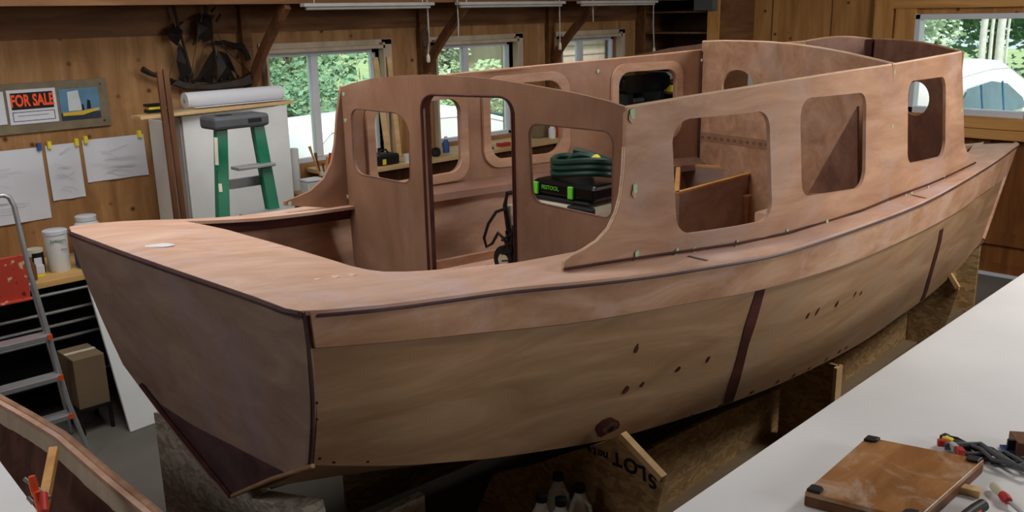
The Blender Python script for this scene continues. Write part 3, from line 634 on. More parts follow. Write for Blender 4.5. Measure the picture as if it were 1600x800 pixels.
# ================================================================== THE BOAT
SH = [(480, 485, .87), (600, 474, .90), (700, 461, .935), (800, 448, .965), (900, 439, .985), (1000, 427.5, 1.0), (1100, 412, 1.01), (1200, 394, 1.02), (1300, 364, 1.03), (1400, 328.5, 1.045), (1450, 307, 1.06), (1500, 280, 1.075), (1550, 250, 1.10), (1587, 224, 1.125)]
NSP = [O + (ray(a, b) * (-h / ray(a, b).z)) for a, b, h in SH]
hz = curve([(p.x, p.z) for p in NSP]); ny = curve([(p.x, p.y) for p in NSP])
X0s, X1s = NSP[0].x, NSP[-1].x
L_ = X1s - X0s
cyf = curve([(0, 3.26), (.2, 3.20), (.38, 3.03), (.52, 2.95), (.66, 2.86), (.8, 2.73), (1, NSP[-1].y)])
def xs(s): return X0s + L_*s
def Pn(s): x = xs(s); return V((x, ny(x), hz(x)))
def Pf(s): x = xs(s); return V((x - .065*(1-s), 2*cyf(s) - ny(x), hz(x) + .0))
chy = curve([(1.5, 2.54), (2.2, 2.43), (3, 2.29), (4, 2.18), (5, 2.19), (6, 2.29), (6.6, 2.35), (7.1, 2.39), (7.5, 2.41)])
CH = [(490, 727), (570, 728), (644, 726.5), (700, 722), (760, 717), (840, 706), (930, 691), (990, 677), (1060, 656), (1122, 636), (1200, 607.5), (1290, 566), (1340, 539), (1400, 498), (1436, 473), (1470, 446), (1506, 410), (1535, 374)]
CP = [plan(a, b, chy) for a, b in CH]; CP[0] = plan(490, 727, chy)
chz = curve([(p.x, p.z) for p in CP]); cxa, cxb = CP[0].x, CP[-1].x
def Cn(s): x = cxa + (cxb-cxa)*s; return V((x, chy(x), chz(x)))
ccy = lambda s: cyf(s) - (.08 + cyf(1) - NSP[-1].y)*s + (Cn(1).y - (NSP[-1].y - .08))*s
def Cf(s): p = Cn(s); return V((p.x - .03*(1-s), 2*ccy(s) - p.y, p.z))
kz = curve([(0, .61), (.15, .55), (.4, .42), (.7, .38), (.88, .44), (1, CP[-1].z)])
def Kp(s):
    p = Cn(s); q = Cf(s); return V(((p.x+q.x)/2 + .02*(1-s), (p.y+q.y)/2, min(kz(s), p.z)))
def side(s, t, far=False, out=0):
    a, b = (Pf(s), Cf(s)) if far else (Pn(s), Cn(s)); p = a.lerp(b, t)
    n = V((0, 1 if far else -1, -.15)); return p + n * (.035*sin(pi*t)*(1-s)**.3 + out*1.0)
def hull_hit(px, py):
    d = ray(px, py); best = None
    s0, s1, t0, t1 = 0, 1, 0, 1
    for it in range(5):
        for i in range(25):
            for j in range(17):
                s = s0+(s1-s0)*i/24; t = t0+(t1-t0)*j/16; p = side(s, t) - O
                e = p.cross(d).length / p.length
                if best is None or e < best[0]: best = (e, s, t)
        ws, wt = (s1-s0)/8, (t1-t0)/6; s0, s1, t0, t1 = max(0, best[1]-ws), min(1, best[1]+ws), max(0, best[2]-wt), min(1, best[2]+wt)
    return best[1], best[2]
BOAT = thing('cabin_boat', 'large unpainted plywood cabin boat under construction, filling the middle of the workshop', 'boat', (4.6, 3.0, 0.36))
NS = 60
SS = [i/NS for i in range(NS+1)]
for far in (False, True):
    rows = [[side(s, t/14, far) for t in range(15)] for s in SS]
    w = V((0, -1 if far else 1, 0)) * .018
    o = MB().grid(rows, lambda i, j: w*(1-SS[i])**.2 if SS[i] < 1 else V()).build('hull_side', 'hull_ply' , BOAT)
# upper strake, proud of the planking
BL = [(483, 541.5), (600, 532), (700, 522), (800, 512), (900, 501), (972, 489), (1085, 469), (1160, 456), (1205, 445), (1320, 410), (1420, 367), (1492, 329), (1530, 302), (1567, 275)]
bt = []
for a, b in BL:
    s, t = hull_hit(a, b); bt.append((s, t))
bt[0] = (0, bt[0][1]); btf = curve(sorted(bt) + [(1.0, .30)] if bt[-1][0] < .98 else sorted(bt))
for far in (False, True):
    sg = 1 if far else -1
    rows = [[side(s, btf(s)*t/4, far) for t in range(5)] for s in SS]
    o = MB().grid(rows, lambda i, j: V((0, sg, -.02))*.022).build('upper_strake', 'strake_ply', BOAT)
    rows = [[side(s, btf(s)+k, far) + V((0, sg*.001, 0)) for k in (0, .012)] for s in SS]  # thin dark strip stands in for the shade cast by the strake
    lab(MB().grid(rows, lambda i, j: V((0, sg, 0))*.004).build('painted_shadow_strip', 'okoume_dark', BOAT), 'dark strip painted as the shadow under the upper strake')
# bottom
for far in (False, True):
    rows = [[(Cf(s) if far else Cn(s)).lerp(Kp(s), t/8) + V((0, 0, -.02*sin(pi*t/8))) for t in range(9)] for s in SS]
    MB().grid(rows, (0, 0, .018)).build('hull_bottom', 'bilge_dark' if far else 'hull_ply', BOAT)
MB().tube([Kp(s) + V((0, 0, -.012)) for s in SS[2:]], .018, 8).build('keel_strip', 'bilge_dark', BOAT)
MB().tube([Pn(1).lerp(Cn(1), t/10) + V((.002, 0, 0)) for t in range(11)], .018, 8).build('stem', 'strake_ply', BOAT)
# transom
tA, tB, cA, cB = Pn(0), Pf(0), Cn(0), Cf(0); kT = Kp(0)
def tx(y, z):
    w = (z - kT.z) / (tA.z - kT.z); w = max(0, min(1.1, w)); f = (y - tA.y)/(tB.y - tA.y)
    top = tA.x + (tB.x - tA.x)*f - .05*sin(pi*max(0, min(1, f))); bot = cA.x + .02
    return bot + (top-bot)*w
camb = lambda v: .028*(1 - v*v)
outl = [(tA.y, tA.z)] + [(tA.y + (tB.y-tA.y)*k/16, tA.z + camb(2*k/16-1)) for k in range(1, 16)] + [(tB.y, tB.z)]
lp = [side(0, t/12, True) for t in range(1, 13)]
outl += [(p.y + .012, p.z) for p in lp] + [(kT.y, kT.z - .02)] + [(side(0, t/12).y, side(0, t/12).z) for t in range(12, 0, -1)]
tm = lambda off: (lambda u, v, w: V((tx(u, v) - off + w, u, v)))
MB().panel(outl, [], tm(.016), .03, ucuts=[tA.y + k*.08 for k in range(1, 24)], smooth=True).build('transom', 'transom_ply', BOAT)
# dark doubler on the V of the transom, and the pale/dark edge strips
def tpx(px, py, off=.018):
    d = ray(px, py); a, b = .8, 3.0
    for _ in range(50):
        m_ = (a+b)/2; p = O + d*m_/d.x*1.0
        if p.x < tx(p.y, p.z) - off: a = m_
        else: b = m_
    return O + d*a/d.x
tri = [tpx(*q) for q in ((236, 622), (300, 664), (370, 700), (440, 736), (448, 743), (363, 775), (330, 745), (280, 682))]
lab(MB().panel([(p.y, p.z) for p in tri], [], tm(.022), .006).build('transom_doubler', 'purple_ply', BOAT), 'dark triangular plate on the transom V')
e1 = [tpx(*q, .03) for q in ((220, 601), (262, 655), (312, 715), (360, 775))]
MB().tube(e1, .010, 8).build('edge_strip', 'epoxy_stain', BOAT)
e2 = [tpx(*q, .026) for q in ((360, 776), (425, 748), (489, 728))]
MB().tube(e2, .008, 8).build('edge_strip', 'hull_ply', BOAT)
MB().tube([side(0, t/10) + V((-.016, -.004, 0)) for t in range(11)], .006, 6).build('corner_joint', 'purple_ply', BOAT)
# deck (cambered, with the long cockpit and cabin opening and the foredeck hatch)
def deckz(x, y):
    s = max(0, min(1, (x - X0s)/L_)); a, b = Pn(s).y, Pf(s).y; v = 0 if b-a < 1e-4 else max(-1, min(1, 2*(y-a)/(b-a) - 1)); return hz(min(max(x, X0s), X1s)) + camb(v)*min(1, (b-a)/2)
def deck_at(px, py):
    z = 1.55
    for _ in range(8):
        p = at(px, py, z=z); z = deckz(p.x, p.y)
    return p
ins = lambda s: .0
outer = [(Pn(s).x, Pn(s).y - .027) for s in SS] + [(Pf(s).x, Pf(s).y + .024) for s in reversed(SS[:-1])]
tr = [(tx(tA.y + (tB.y-tA.y)*k/16, tA.z + .02) - .03, tA.y + (tB.y-tA.y)*k/16) for k in range(15, 0, -1)]
outer[0] = (outer[0][0] + .02, outer[0][1])
outer[-1] = (outer[-1][0] - .0, outer[-1][1])
cor = [deck_at(470, 487), deck_at(448, 483), deck_at(425, 474)]
outer += [(a, b) for a, b in tr if b > cor[-1].y + .05] + [(p.x - .004, p.y) for p in reversed(cor)]
hp = [deck_at(*q) for q in ((290, 347), (350, 359), (400, 373), (450, 387), (500, 402), (548, 417), (575, 423), (600, 426), (635, 426), (670, 424), (740, 418), (803, 412))]
innear = [(x_, bb_) for x_, bb_ in ((2.9, 2.50), (3.4, 2.27), (4.0, 2.17), (4.6, 2.17), (5.2, 2.22), (5.8, 2.28), (6.35, 2.36))]
fyt = curve([(2.775, 4.12), (3.75, 4.10), (4.17, 4.01), (4.58, 3.89), (5.55, 3.70), (6.4, 3.42)])
infar = [(x_, fyt(x_) - .06) for x_ in (6.35, 5.6, 5.0, 4.4, 3.8, 3.2, 2.8)]
hole = [(p.x, p.y) for p in hp] + innear + infar + [(2.2, 4.05)]
fh = [deck_at(*q) for q in ((1513, 243), (1537, 222), (1525, 215))]
hatch = [(fh[0].x - .05, fh[0].y), (fh[1].x, fh[1].y), (fh[1].x - .08, 2.70), (7.1, 3.0)]
dm = lambda u, v, w: V((u, v, deckz(u, v) + .004 - w))
MB().panel(outer, [hole, hatch], dm, .016, ucuts=[X0s - .05 + k*.12 for k in range(60)], vcuts=[2.7, 2.95, 3.2, 3.45, 3.7, 3.95], smooth=True).build('deck', 'deck_ply', BOAT)
MB().tube([dm(a, b, .014) + V((0, 0, -.004)) for a, b in outer[:NS+1]], .007, 6).build('deck_edge', 'purple_ply', BOAT)
MB().tube([dm(a, b, .010) + V((-.003, 0, 0)) for a, b in outer[NS*2+1:]], .011, 6).build('deck_edge', 'purple_ply', BOAT)
# cockpit coaming faces below the opening, cockpit lining, sole
ed = [(p.x, p.y) for p in hp]; 
ap = [(a, b) for a, b in ed]
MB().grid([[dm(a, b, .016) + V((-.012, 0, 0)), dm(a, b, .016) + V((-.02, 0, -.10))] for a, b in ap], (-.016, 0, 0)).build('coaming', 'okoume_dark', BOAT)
MB().grid([[V((x, fyt(2.8) - .035 + (2.8-x)*.02, deckz(x, 4.05) - .012)), V((x, fyt(2.8) - .02, deckz(x, 4.05) - .07))] for x in (1.84, 2.1, 2.4, 2.7, 2.78)], (0, .02, 0)).build('coaming', 'epoxy_stain', BOAT)
FSL = [V((2*1, 0, 0))]
rows = []
for i in range(41):
    s = .05 + .8*i/40; a = side(s, .02, True); rows.append([side(s, t, True) - V((0, .045, 0)) for t in (.03, .25, .5, .75, .97)])
MB().grid(rows, (0, .012, 0)).build('side_lining', 'okoume', BOAT)
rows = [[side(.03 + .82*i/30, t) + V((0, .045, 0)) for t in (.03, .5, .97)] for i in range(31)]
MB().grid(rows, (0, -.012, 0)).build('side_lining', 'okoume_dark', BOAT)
SZ = 1.06
sol = [(2.95, 2.46), (3.6, 2.28), (4.4, 2.25), (5.2, 2.30), (6.2, 2.42), (6.2, 3.15), (5.2, 3.62), (4.4, 3.85), (3.6, 4.0), (2.95, 4.05)]
MB().panel(sol, [], lambda u, v, w: V((u, v, SZ - w)), .018).build('cabin_sole', 'deck_ply', BOAT)
sol = [(1.75, 2.62), (2.9, 2.42), (2.9, 4.08), (1.75, 4.0)]
MB().panel(sol, [], lambda u, v, w: V((u, v, .92 - w)), .018).build('cockpit_sole', 'okoume_dark', BOAT)
rows = [[V((x, 4.03 - max(0, x-3.4)*.22, SZ + .0)), V((x, 4.03 - max(0, x-3.4)*.22, SZ + .05))] for x in (2.96, 3.3, 3.7, 4.2, 4.8)]
MB().grid(rows, (0, -.03, 0)).build('sole_batten', 'strake_ply', BOAT)
# --- aft bulkhead plane through C and D
Cc = V((2.89, 2.30, 0)); Dd = V((2.775, 4.12, 0)); bd = (Dd - Cc); BLn = bd.length; bd.normalize(); bn = V((bd.y, -bd.x, 0))   # points to +x (forward)
def bh(px, py):
    d = ray(px, py); t = (Cc - O).dot(bn) / d.dot(bn); p = O + d*t; return ((p - Cc).dot(bd), p.z)
bmap = lambda off=0: (lambda u, v, w: Cc + bd*u + bn*(w + off) + V((0, 0, v)))
top = [(979, 168), (950, 158), (900, 146), (860, 138.5), (820, 131.5), (780, 125), (740, 120.5), (700, 118), (660, 117), (620, 118.5), (580, 123), (550, 130), (533, 137)]
bo = [bh(*q) for q in top]; zb = .93
bot = [(bh(546, 330)[0], bh(546, 330)[1]), (bh(546, 330)[0] - .01, 1.2), (bh(546, 330)[0] - .15, zb), (.20, zb), (.12, 1.3), (bh(984, 402)[0], bh(984, 402)[1])]
dr = rrect([bh(661, 150), bh(800, 152), bh(804.5, 440), bh(674, 440)], [.06, .06, .001, .001])
d0 = bh(661, 200)[0]; 
z0 = 1.0
door = rrect([(bh(661, 200)[0], bh(665, 148)[1]), (bh(801, 200)[0], bh(795, 151.5)[1]), (bh(804, 405)[0], z0), (bh(672, 420)[0], z0)], [.07, .07, .002, .002])
w1 = rrect([bh(547, 169), bh(638, 178), bh(641, 288), bh(553, 271)], [.05, .10, .045, .07])
w2 = rrect([bh(825, 192), bh(958, 206), bh(956, 343), bh(831, 315)], [.05, .05, .04, .05])
MB().panel(bo + bot, [door, w1, w2], bmap(), .018).build('aft_bulkhead', 'okoume_upright', BOAT)
def ring(loop, wid):                               # widen a 2-D loop about its centre
    cx = sum(p[0] for p in loop)/len(loop); cz = sum(p[1] for p in loop)/len(loop); out = []
    hx = max(p[0] for p in loop) - cx; hz_ = max(p[1] for p in loop) - cz
    return [(cx + (p[0]-cx)*(hx+wid)/hx, cz + (p[1]-cz)*(hz_+wid)/hz_) for p in loop]
# dark sealed door edge as an own liner
dl = [p for p in door]
dl = [p for p in door if p[1] > 1.02]; k0 = max(range(len(dl)), key=lambda i: (dl[i][0]-dl[i-1][0])**2 + (dl[i][1]-dl[i-1][1])**2); dl = dl[k0:] + dl[:k0]; dl = [(dl[0][0], 1.07)] + dl + [(dl[-1][0], 1.07)]
MB().grid([[bmap()(a, b, -.004), bmap()(a, b, .05)] for a, b in dl], lambda i, j: bd*(.012 if dl[i][0] > sum(p[0] for p in dl)/len(dl) else -.012) + V((0, 0, .0))).build('door_liner', 'epoxy_stain', BOAT)
MB().tube([bmap()(a, b, -.002) for a, b in dl], .006, 6).build('door_edge', 'epoxy_stain', BOAT)
for w_ in (w1, w2): MB().tube([bmap()(a, b, .004) for a, b in w_], .0055, 6, closed=True).build('window_edge', 'okoume_dark', BOAT)
# --- near cabin side
BS = [(882, 422, .97), (984, 406, .985), (1075, 393, .995), (1150, 382, 1.0), (1230, 365, 1.01), (1345, 330, 1.025), (1387, 312.5, 1.03), (1425, 298, 1.035), (1450, 289, 1.04), (1480, 276, 1.05), (1523, 255, 1.065)]
BP = [O + ray(a, b)*(-h/ray(a, b).z) for a, b, h in BS]
by = curve([(p.x, p.y) for p in BP]); bz = curve([(p.x, p.z) for p in BP])
LEAN = .07
def ns(x, z): return by(min(x, 6.75)) + LEAN*(z - 1.5)
def nh(px, py):
    d = ray(px, py); a, b = 1.0/d.x, 12.0/d.x
    for _ in range(60):
        m_ = (a+b)/2; p = O + d*m_
        if p.y < ns(p.x, p.z): a = m_
        else: b = m_
    p = O + d*a; return (p.x, p.z)
o2 = [nh(*q) for q in ((979, 169), (1060, 155.5), (1180, 136), (1300, 116.5), (1395, 102), (1450, 92), (1503, 82), (1505, 150), (1507, 225), (1511, 237), (1523, 243))]
o2 += [(p.x, p.z - .012) for p in reversed(BP)]
o2 += [nh(*q) for q in ((883, 410), (893, 401), (912, 392), (935, 377), (953, 357), (965, 332), (972, 305), (976, 270), (978, 230))]
wins = [rrect([nh(*q) for q in Q], R) for Q, R in (
    (((1049, 188), (1202, 172), (1207, 343), (1058, 368)), [.09, .07, .08, .07]),
    (((1250, 154), (1354, 144), (1352, 293), (1253, 308)), [.09, .07, .10, .06]),
    (((1419, 127), (1478, 119), (1477, 243), (1418, 256)), [.08, .08, .10, .06]))]
nmap = lambda off=0: (lambda u, v, w: V((u, ns(u, v) + w + off, v)))
MB().panel(o2, wins, nmap(), .018, ucuts=[2.4 + .15*k for k in range(30)], smooth=True).build('cabin_side', 'okoume', BOAT)
for q in o2[-9:]: pass
MB().tube([nmap()(a, b, .009) for a, b in ([o2[-10]] + o2[-9:])], .0085, 6).build('wing_edge', 'ply_edge', BOAT)
MB().tube([nmap()(a, b + .001, .009) for a, b in o2[:7]], .0085, 6).build('top_edge', 'ply_edge', BOAT)
MB().tube([V((p.x, p.y - .003, p.z + .004)) for p in BP], .007, 6).build('glue_fillet', 'epoxy_stain', BOAT)
# --- far cabin side
def fh_(px, py):
    p = plan(px, py, fyt, 1.5, 9); return (p.x, p.z)
fz_top = [fh_(533, 137), fh_(740, 113.5), fh_(840, 104), fh_(932, 95.5), fh_(1015, 87.5), fh_(1095, 79)]
zt = fz_top[-1][1]
fo = fz_top + [(6.4, zt + .03), (6.4, 1.40)] + [(x_, deckz(x_, fyt(x_)) - .02) for x_ in (5.8, 5.2, 4.6, 4.0, 3.4, 2.8)]
wing = [fh_(*q) for q in ((445, 321), (446, 315), (462, 309), (485, 299), (506, 280), (518, 255), (524, 225), (527, 180))]
fo += wing
def fw(Q, R): return rrect(Q, R)
wz = lambda px, py: fh_(px, py)
a = fh_(583, 200)[0]; b = fh_(718, 200)[0]; zl = fh_(700, 270)[1]
fw1 = rrect([(a, 2.02), (b, 2.03), (b, zl), (a, zl)], .08)
a2 = fh_(764, 200)[0]; b2 = fh_(876, 180)[0]; zl2 = fh_(790, 247)[1]; zt2 = fh_(862, 127)[1]
fw2 = rrect([(a2, zt2), (b2, zt2+.01), (b2, zl2), (a2, zl2)], .09)
a3 = fh_(964, 130)[0]; b3 = fh_(1055, 130)[0]; zt3 = fh_(1010, 110)[1]
fw3 = rrect([(a3, zt3), (b3, zt3), (b3, zt3 - .42), (a3, zt3 - .42)], .08)
q4 = fh_(1150, 126); fw4 = rrect([(q4[0]-.22, q4[1]+.13), (min(q4[0]+.22, 6.33), q4[1]+.13), (min(q4[0]+.22, 6.33), q4[1]-.3), (q4[0]-.22, q4[1]-.3)], .08); print('W4', q4, zt)
fmap = lambda off=0: (lambda u, v, w: V((u, fyt(u) + w + off, v)))
MB().panel(fo, [fw1, fw2, fw3] + ([fw4] if q4[0] < 6.2 else []), fmap(), .018, ucuts=[2.2 + .15*k for k in range(30)], smooth=True).build('cabin_side', 'okoume_upright', BOAT)
for fwx in (fw1, fw2, fw3): lab(MB().panel(ring(fwx, .052), [fwx], fmap(-.018), .017, ucuts=[2.2 + .15*k for k in range(30)]).build('window_frame', 'okoume', BOAT), 'pale doubler frame round a cabin window')
MB().tube([fmap()(a, b + .001, .009) for a, b in fo[:7]], .0085, 6).build('top_edge', 'strake_ply', BOAT)
# carlin ledge under far windows
rows = [[V((x, fyt(x) - .0, deckz(x, fyt(x)) + .05)), V((x, fyt(x) - .09, deckz(x, fyt(x)) + .01)), V((x, fyt(x) - .10, deckz(x, fyt(x)) - .03)), V((x, fyt(x) - .0, deckz(x, fyt(x)) - .035))] for x in [2.80 + .2*k for k in range(15)]]
MB().grid(rows, (0, .004, -.002), smooth=False).build('carlin', 'okoume_dark', BOAT)
# --- mid bulkhead
na = nh(1395, 101.5); MA = V((na[0], ns(*na) + .02, 0)); MBp = V((fh_(1095, 79)[0], fyt(fh_(1095, 79)[0]) - .01, 0))
md_ = MBp - MA; ml = md_.length; md_.normalize(); mn = V((md_.y, -md_.x, 0))
def mh(px, py):
    d = ray(px, py); t = (MA - O).dot(mn) / d.dot(mn); p = O + d*t; return ((p - MA).dot(md_), p.z)
mmap = lambda off=0: (lambda u, v, w: MA + md_*u + mn*(w + off) + V((0, 0, v)))
mo = [mh(*q) for q in ((1395, 101), (1360, 92.5), (1320, 83.5), (1280, 76), (1240, 70.5), (1200, 67), (1160, 65.5), (1130, 65), (1097, 66))]
mo += [(ml, 1.42), (ml - .1, 1.08), (.12, 1.08), (.0, 1.42)]
hc = mh(1152, 136); hr = mh(1178, 136); hole_r = abs(hr[0]-hc[0]); ht = mh(1152, 109)[1]
MB().panel(mo, [circ(hc[0], ht - .115, hole_r, 28, .115)], mmap(), .018).build('mid_bulkhead', 'okoume', BOAT)
MB().tube([mmap()(a, b + .002, .009) for a, b in mo[:9]], .009, 6).build('top_edge', 'ply_edge', BOAT)
pts = [mh(*q) for q in ((1200, 67), (1150, 64.5), (1100, 67), (1040, 75), (985, 86), (940, 97))]
pts = [mmap(.05)(a, b, 0) for a, b in pts]
low = [p - V((0, 0, .07)) for p in pts]
MB().prism(pts + low[::-1], mn*.03).build('roof_beam', 'okoume_dark', BOAT)
# dotted line of perforation marks and joint tapes on mid bulkhead
p, q = mh(1092, 212), mh(1210, 228); MB().prism([mmap(-.0012)(p[0], p[1]+.03, 0), mmap(-.0012)(q[0], q[1]+.03, 0), mmap(-.0012)(q[0], q[1]-.03, 0), mmap(-.0012)(p[0], p[1]-.03, 0)], -mn*.001).build('tape_strip', 'okoume_upright', BOAT)
for k in range(11):
    p = mh(1098 + k*10, 214 + k*1.2); c = mmap(-.003)(p[0], p[1], 0); MB().box(c, (.03, .002, .018), Matrix((md_, mn, V((0, 0, 1)))).transposed()).build('dark_smudge', 'bilge_dark' if 0 else 'okoume_dark', BOAT)
p0, p1 = mmap(-.004)(ml - .004, 2.22, 0), mmap(-.004)(ml - .004, 1.45, 0); MB().tube([p0, p1], .010, 6).build('glue_fillet', 'epoxy_stain', BOAT)
# --- front of the cabin: two raked panels meeting at a centre post
Fn = V((nh(1503, 82)[0], 0, nh(1503, 82)[1])); Fn.y = ns(Fn.x, Fn.z)
Fc = at(1363, 62, x=6.80); Ff = V((6.4, fyt(6.4), zt + .03))
def face(A, B, nm, hl):
    d = (B - A); d.z = 0; L = d.length; d.normalize(); nn = V((d.y, -d.x, 0))
    zb_ = 1.22
    mp = lambda u, v, w: V((A.x, A.y, 0)) + d*u + nn*w + V((0, 0, v))
    zz = lambda f: A.z + (B.z - A.z)*f + .025*sin(pi*f)
    o_ = [(L*k/8, zz(k/8)) for k in range(9)] + [(L, zb_), (0, zb_)]
    MB().panel(o_, [hl(mp, A, d, nn, L)] if hl else [], mp, .016).build(nm, 'okoume_dark', BOAT)
    MB().tube([mp(u, v + .002, .008) for u, v in o_[:9]], .008, 6).build('top_edge', 'strake_ply', BOAT)
def hole1(mp, A, d, nn, L):
    def pr(px, py):
        q = ray(px, py); P0 = V((A.x, A.y, 0)); t = (P0 - O).dot(nn) / q.dot(nn); p = O + q*t; return ((p - P0).dot(d), p.z)
    c = pr(1430, 154); tp = pr(1430, 127)[1]; e = pr(1452, 154)[0]
    return circ(c[0], c[1], abs(c[0]-e), 28, tp - c[1])
face(Fn, Fc, 'front_panel', hole1)
def hole2(mp, A, d, nn, L):
    def pr(px, py):
        q = ray(px, py); P0 = V((A.x, A.y, 0)); t = (P0 - O).dot(nn) / q.dot(nn); p = O + q*t; return ((p - P0).dot(d), p.z)
    c = pr(1150, 132); r2 = abs(pr(1196, 132)[0] - pr(1150, 132)[0])
    c = (min(c[0], L - .2), c[1]); r2 = min(r2, L*.38)
    return circ(c[0], c[1] - .02, r2, 28, .19)
face(Fc, Ff, 'front_panel', hole2)
MB().bb((Fc.x-.05, Fc.y-.022, 1.3), (Fc.x-.012, Fc.y+.022, Fc.z+.004)).build('centre_post', 'epoxy_stain', BOAT)
# berth box amidships
bz_ = 1.36
c0 = at(1057, 303, z=bz_); c1 = at(1188, 268, z=bz_); c2 = at(1045, 256, z=bz_)
c1 = V((min(c1.x, 5.02), c1.y, bz_)); bx0 = c0; 
A_, B_ = c0, c0 + (at(1188, 268, z=bz_) - c0)*.62
A_ = at(1057, 303, z=bz_ + .08); B_ = at(1188, 268, z=bz_ + .08); D2 = at(1060, 257, z=bz_ + .08)
BX = bz_ + .08
sc_ = [A_, B_, B_ + (V((0, .02, 0))), D2]
mb = MB()
for P, Q in ((A_, B_), (B_, D2), (D2, A_ + (D2-A_)*0)):
    d = (Q-P).normalized(); nrm = V((-d.y, d.x, 0))
    mb.prism([V((P.x, P.y, SZ)), V((Q.x, Q.y, SZ)), V((Q.x, Q.y, BX)), V((P.x, P.y, BX))], nrm*.018)
BR = mb.build('berth_box', 'transom_ply', BOAT)
mb = MB()
for P, Q in ((A_, B_), (B_, D2), (D2, A_)): mb.bar(P + V((0, 0, .006)), Q + V((0, 0, .006)), .028, .012)
mb.build('berth_rim', 'pine', BOAT)
s0 = at(1166, 308, z=1.30); s1 = at(1215, 293, z=1.30)
MB().prism([V((s0.x, s0.y, SZ)), V((s1.x + .1, s1.y, SZ)), V((s1.x + .1, s1.y, 1.30)), V((s0.x, s0.y, 1.30))], (.0, .22, 0)).build('step_box', 'okoume', BOAT)
MB().prism([V((s0.x - .01, s0.y - .01, 1.30)), V((s1.x + .11, s1.y - .01, 1.30)), V((s1.x + .11, s1.y - .01, 1.312)), V((s0.x - .01, s0.y - .01, 1.312))], (.0, .24, 0)).build('step_top', 'pale_pine', BOAT)
# diagonal gusset panel seen through the middle window
g0, g1, g2 = mh(1275, 300), mh(1352, 165), mh(1352, 300)
MB().panel([g0, g2, g1], [], mmap(-.06), .014).build('gusset', 'okoume_dark', BOAT)
q0 = at(1253, 300, z=1.34)
MB().bb((4.75, 2.42, SZ), (5.05, 2.80, 1.33)).build('step_box', 'deck_ply', BOAT)
# putty spots over the fastenings
def spot(P, nrm, r, mat, nm='putty_spot', ry=None):
    nrm = V(nrm).normalized(); x = nrm.orthogonal().normalized(); y = nrm.cross(x)
    if abs(x.z) > abs(y.z): x, y = y, x
    k0 = [P + x*(r*(1+.22*sin(3*a+r*900)))*cos(a) + y*((ry or r)*(1+.2*cos(2*a+r*500)))*sin(a) for a in [2*pi*i/12 for i in range(12)]]
    return MB().prism(k0, nrm*.0018).build(nm, mat, BOAT)
for (px, py, r) in ((989, 177, .020), (993, 294, .019), (996, 398, .019), (1058, 393, .016), (1085, 390, .014), (1152, 379, .011), (1230, 361, .012), (1292, 346, .013), (1345, 331, .012), (1387, 317, .012), (1415, 304, .012), (1424, 301, .012), (1450, 292, .012), (1475, 277, .012), (1394, 197, .012), (1397, 112, .012), (1502, 173, .012)):
    u, v = nh(px, py); P = nmap()(u, v, 0)
    spot(P + V((0, -.001, 0)), (.02, -1, .06), r, 'green_putty')
    spot(P + V((0, -.0002, -.012)), (.02, -1, .06), r*1.25, 'strake_ply', 'sanded_halo', r*1.7)
for (px, py) in ((530, 147), (533, 188), (536, 307)):
    u, v = bh(px+7, py); spot(bmap()(u, v, 0), -bn, .011, 'green_putty')
for (px, py) in ((727, 289), (779, 284)):
    u, v = fh_(px, py); spot(fmap()(u, v, 0) + V((0, -.02, 0)), (0, -1, 0), .013, 'green_putty', ry=.02)
for (px, py) in ((1099, 94), (1088, 213)):
    u, v = mh(px, py); spot(mmap()(u, v, -.012), -mn, .011, 'green_putty')
u, v = fh_(934, 111); spot(fmap()(u, v, 0) + V((0, -.002, 0)), (0, -1, 0), .014, 'green_putty')
u, v = fh_(452, 318); spot(V((u, fyt(u) - .004, v)), (0, -1, 0), .012, 'green_putty')
# marks on the hull side
def hmark(px, py, rx, rz, mat='epoxy_stain', nm='epoxy_patch', out=.0):
    s, t = hull_hit(px, py); P = side(s, t, False, out); e = 1e-3
    a = (side(min(1, s+e), t) - side(s, t)).normalized(); b = (side(s, min(1, t+e)) - side(s, max(0, t-e))).normalized(); nn = a.cross(b)
    if nn.y > 0: nn = -nn
    pts = [P + a*rx*cos(k)*(1+.25*sin(2*k+px)) + b*rz*sin(k)*(1+.2*cos(3*k+py)) + nn*.0012 for k in [2*pi*i/14 for i in range(14)]]
    return MB().prism(pts, nn*.0015).build(nm, mat, BOAT)
for q in ((994, 545, .008, .022), (978, 609, .016, .020), (1003, 601, .011, .014), (1059, 577, .013, .014), (1106, 561, .008, .018), (1262, 493, .012, .016), (1277, 486, .008, .022), (1307, 475, .014, .018), (1336, 459, .010, .014), (1345, 458, .008, .012), (1125, 634, .014, .010), (1080, 649, .012, .008), (1175, 612, .012, .010), (1215, 596, .012, .010), (1240, 586, .012, .012), (1264, 575, .010, .010), (1291, 561, .012, .012), (1312, 548, .014, .010), (1322, 543, .014, .008), (500, 716, .006, .006), (522, 722, .006, .006), (575, 721, .005, .005), (493, 629, .004, .006), (492, 655, .004, .007)): hmark(*q)
hmark(949, 666, .062, .050, 'epoxy_stain', 'drain_fitting', .003); hmark(951, 667, .034, .030, 'bilge_dark', 'drain_ring', .005)
s_, t_ = hull_hit(953, 672)
hmark(952, 669, .014, .016, 'black', 'drain_hole', .007)
def stripe(pxs, w, nm='seam_stain'):
    st_ = [hull_hit(*q) for q in pxs]
    rows = []
    for i, (s, t) in enumerate(st_):
        P = side(s, t); a = (side(s+.002, t) - side(s, t)).normalized(); ww = w*(.9 + .2*((i*7) % 3)/2)
        rows.append([P - a*ww/2 + V((0, -.002, 0)), P + a*ww/2 + V((0, -.002, 0))])
    MB().grid(rows, (0, -.0015, 0)).build(nm, 'epoxy_stain', BOAT)
stripe([(1188, 452), (1180, 480), (1171, 510), (1162, 540), (1153, 575), (1146, 600), (1138, 629)], .075)
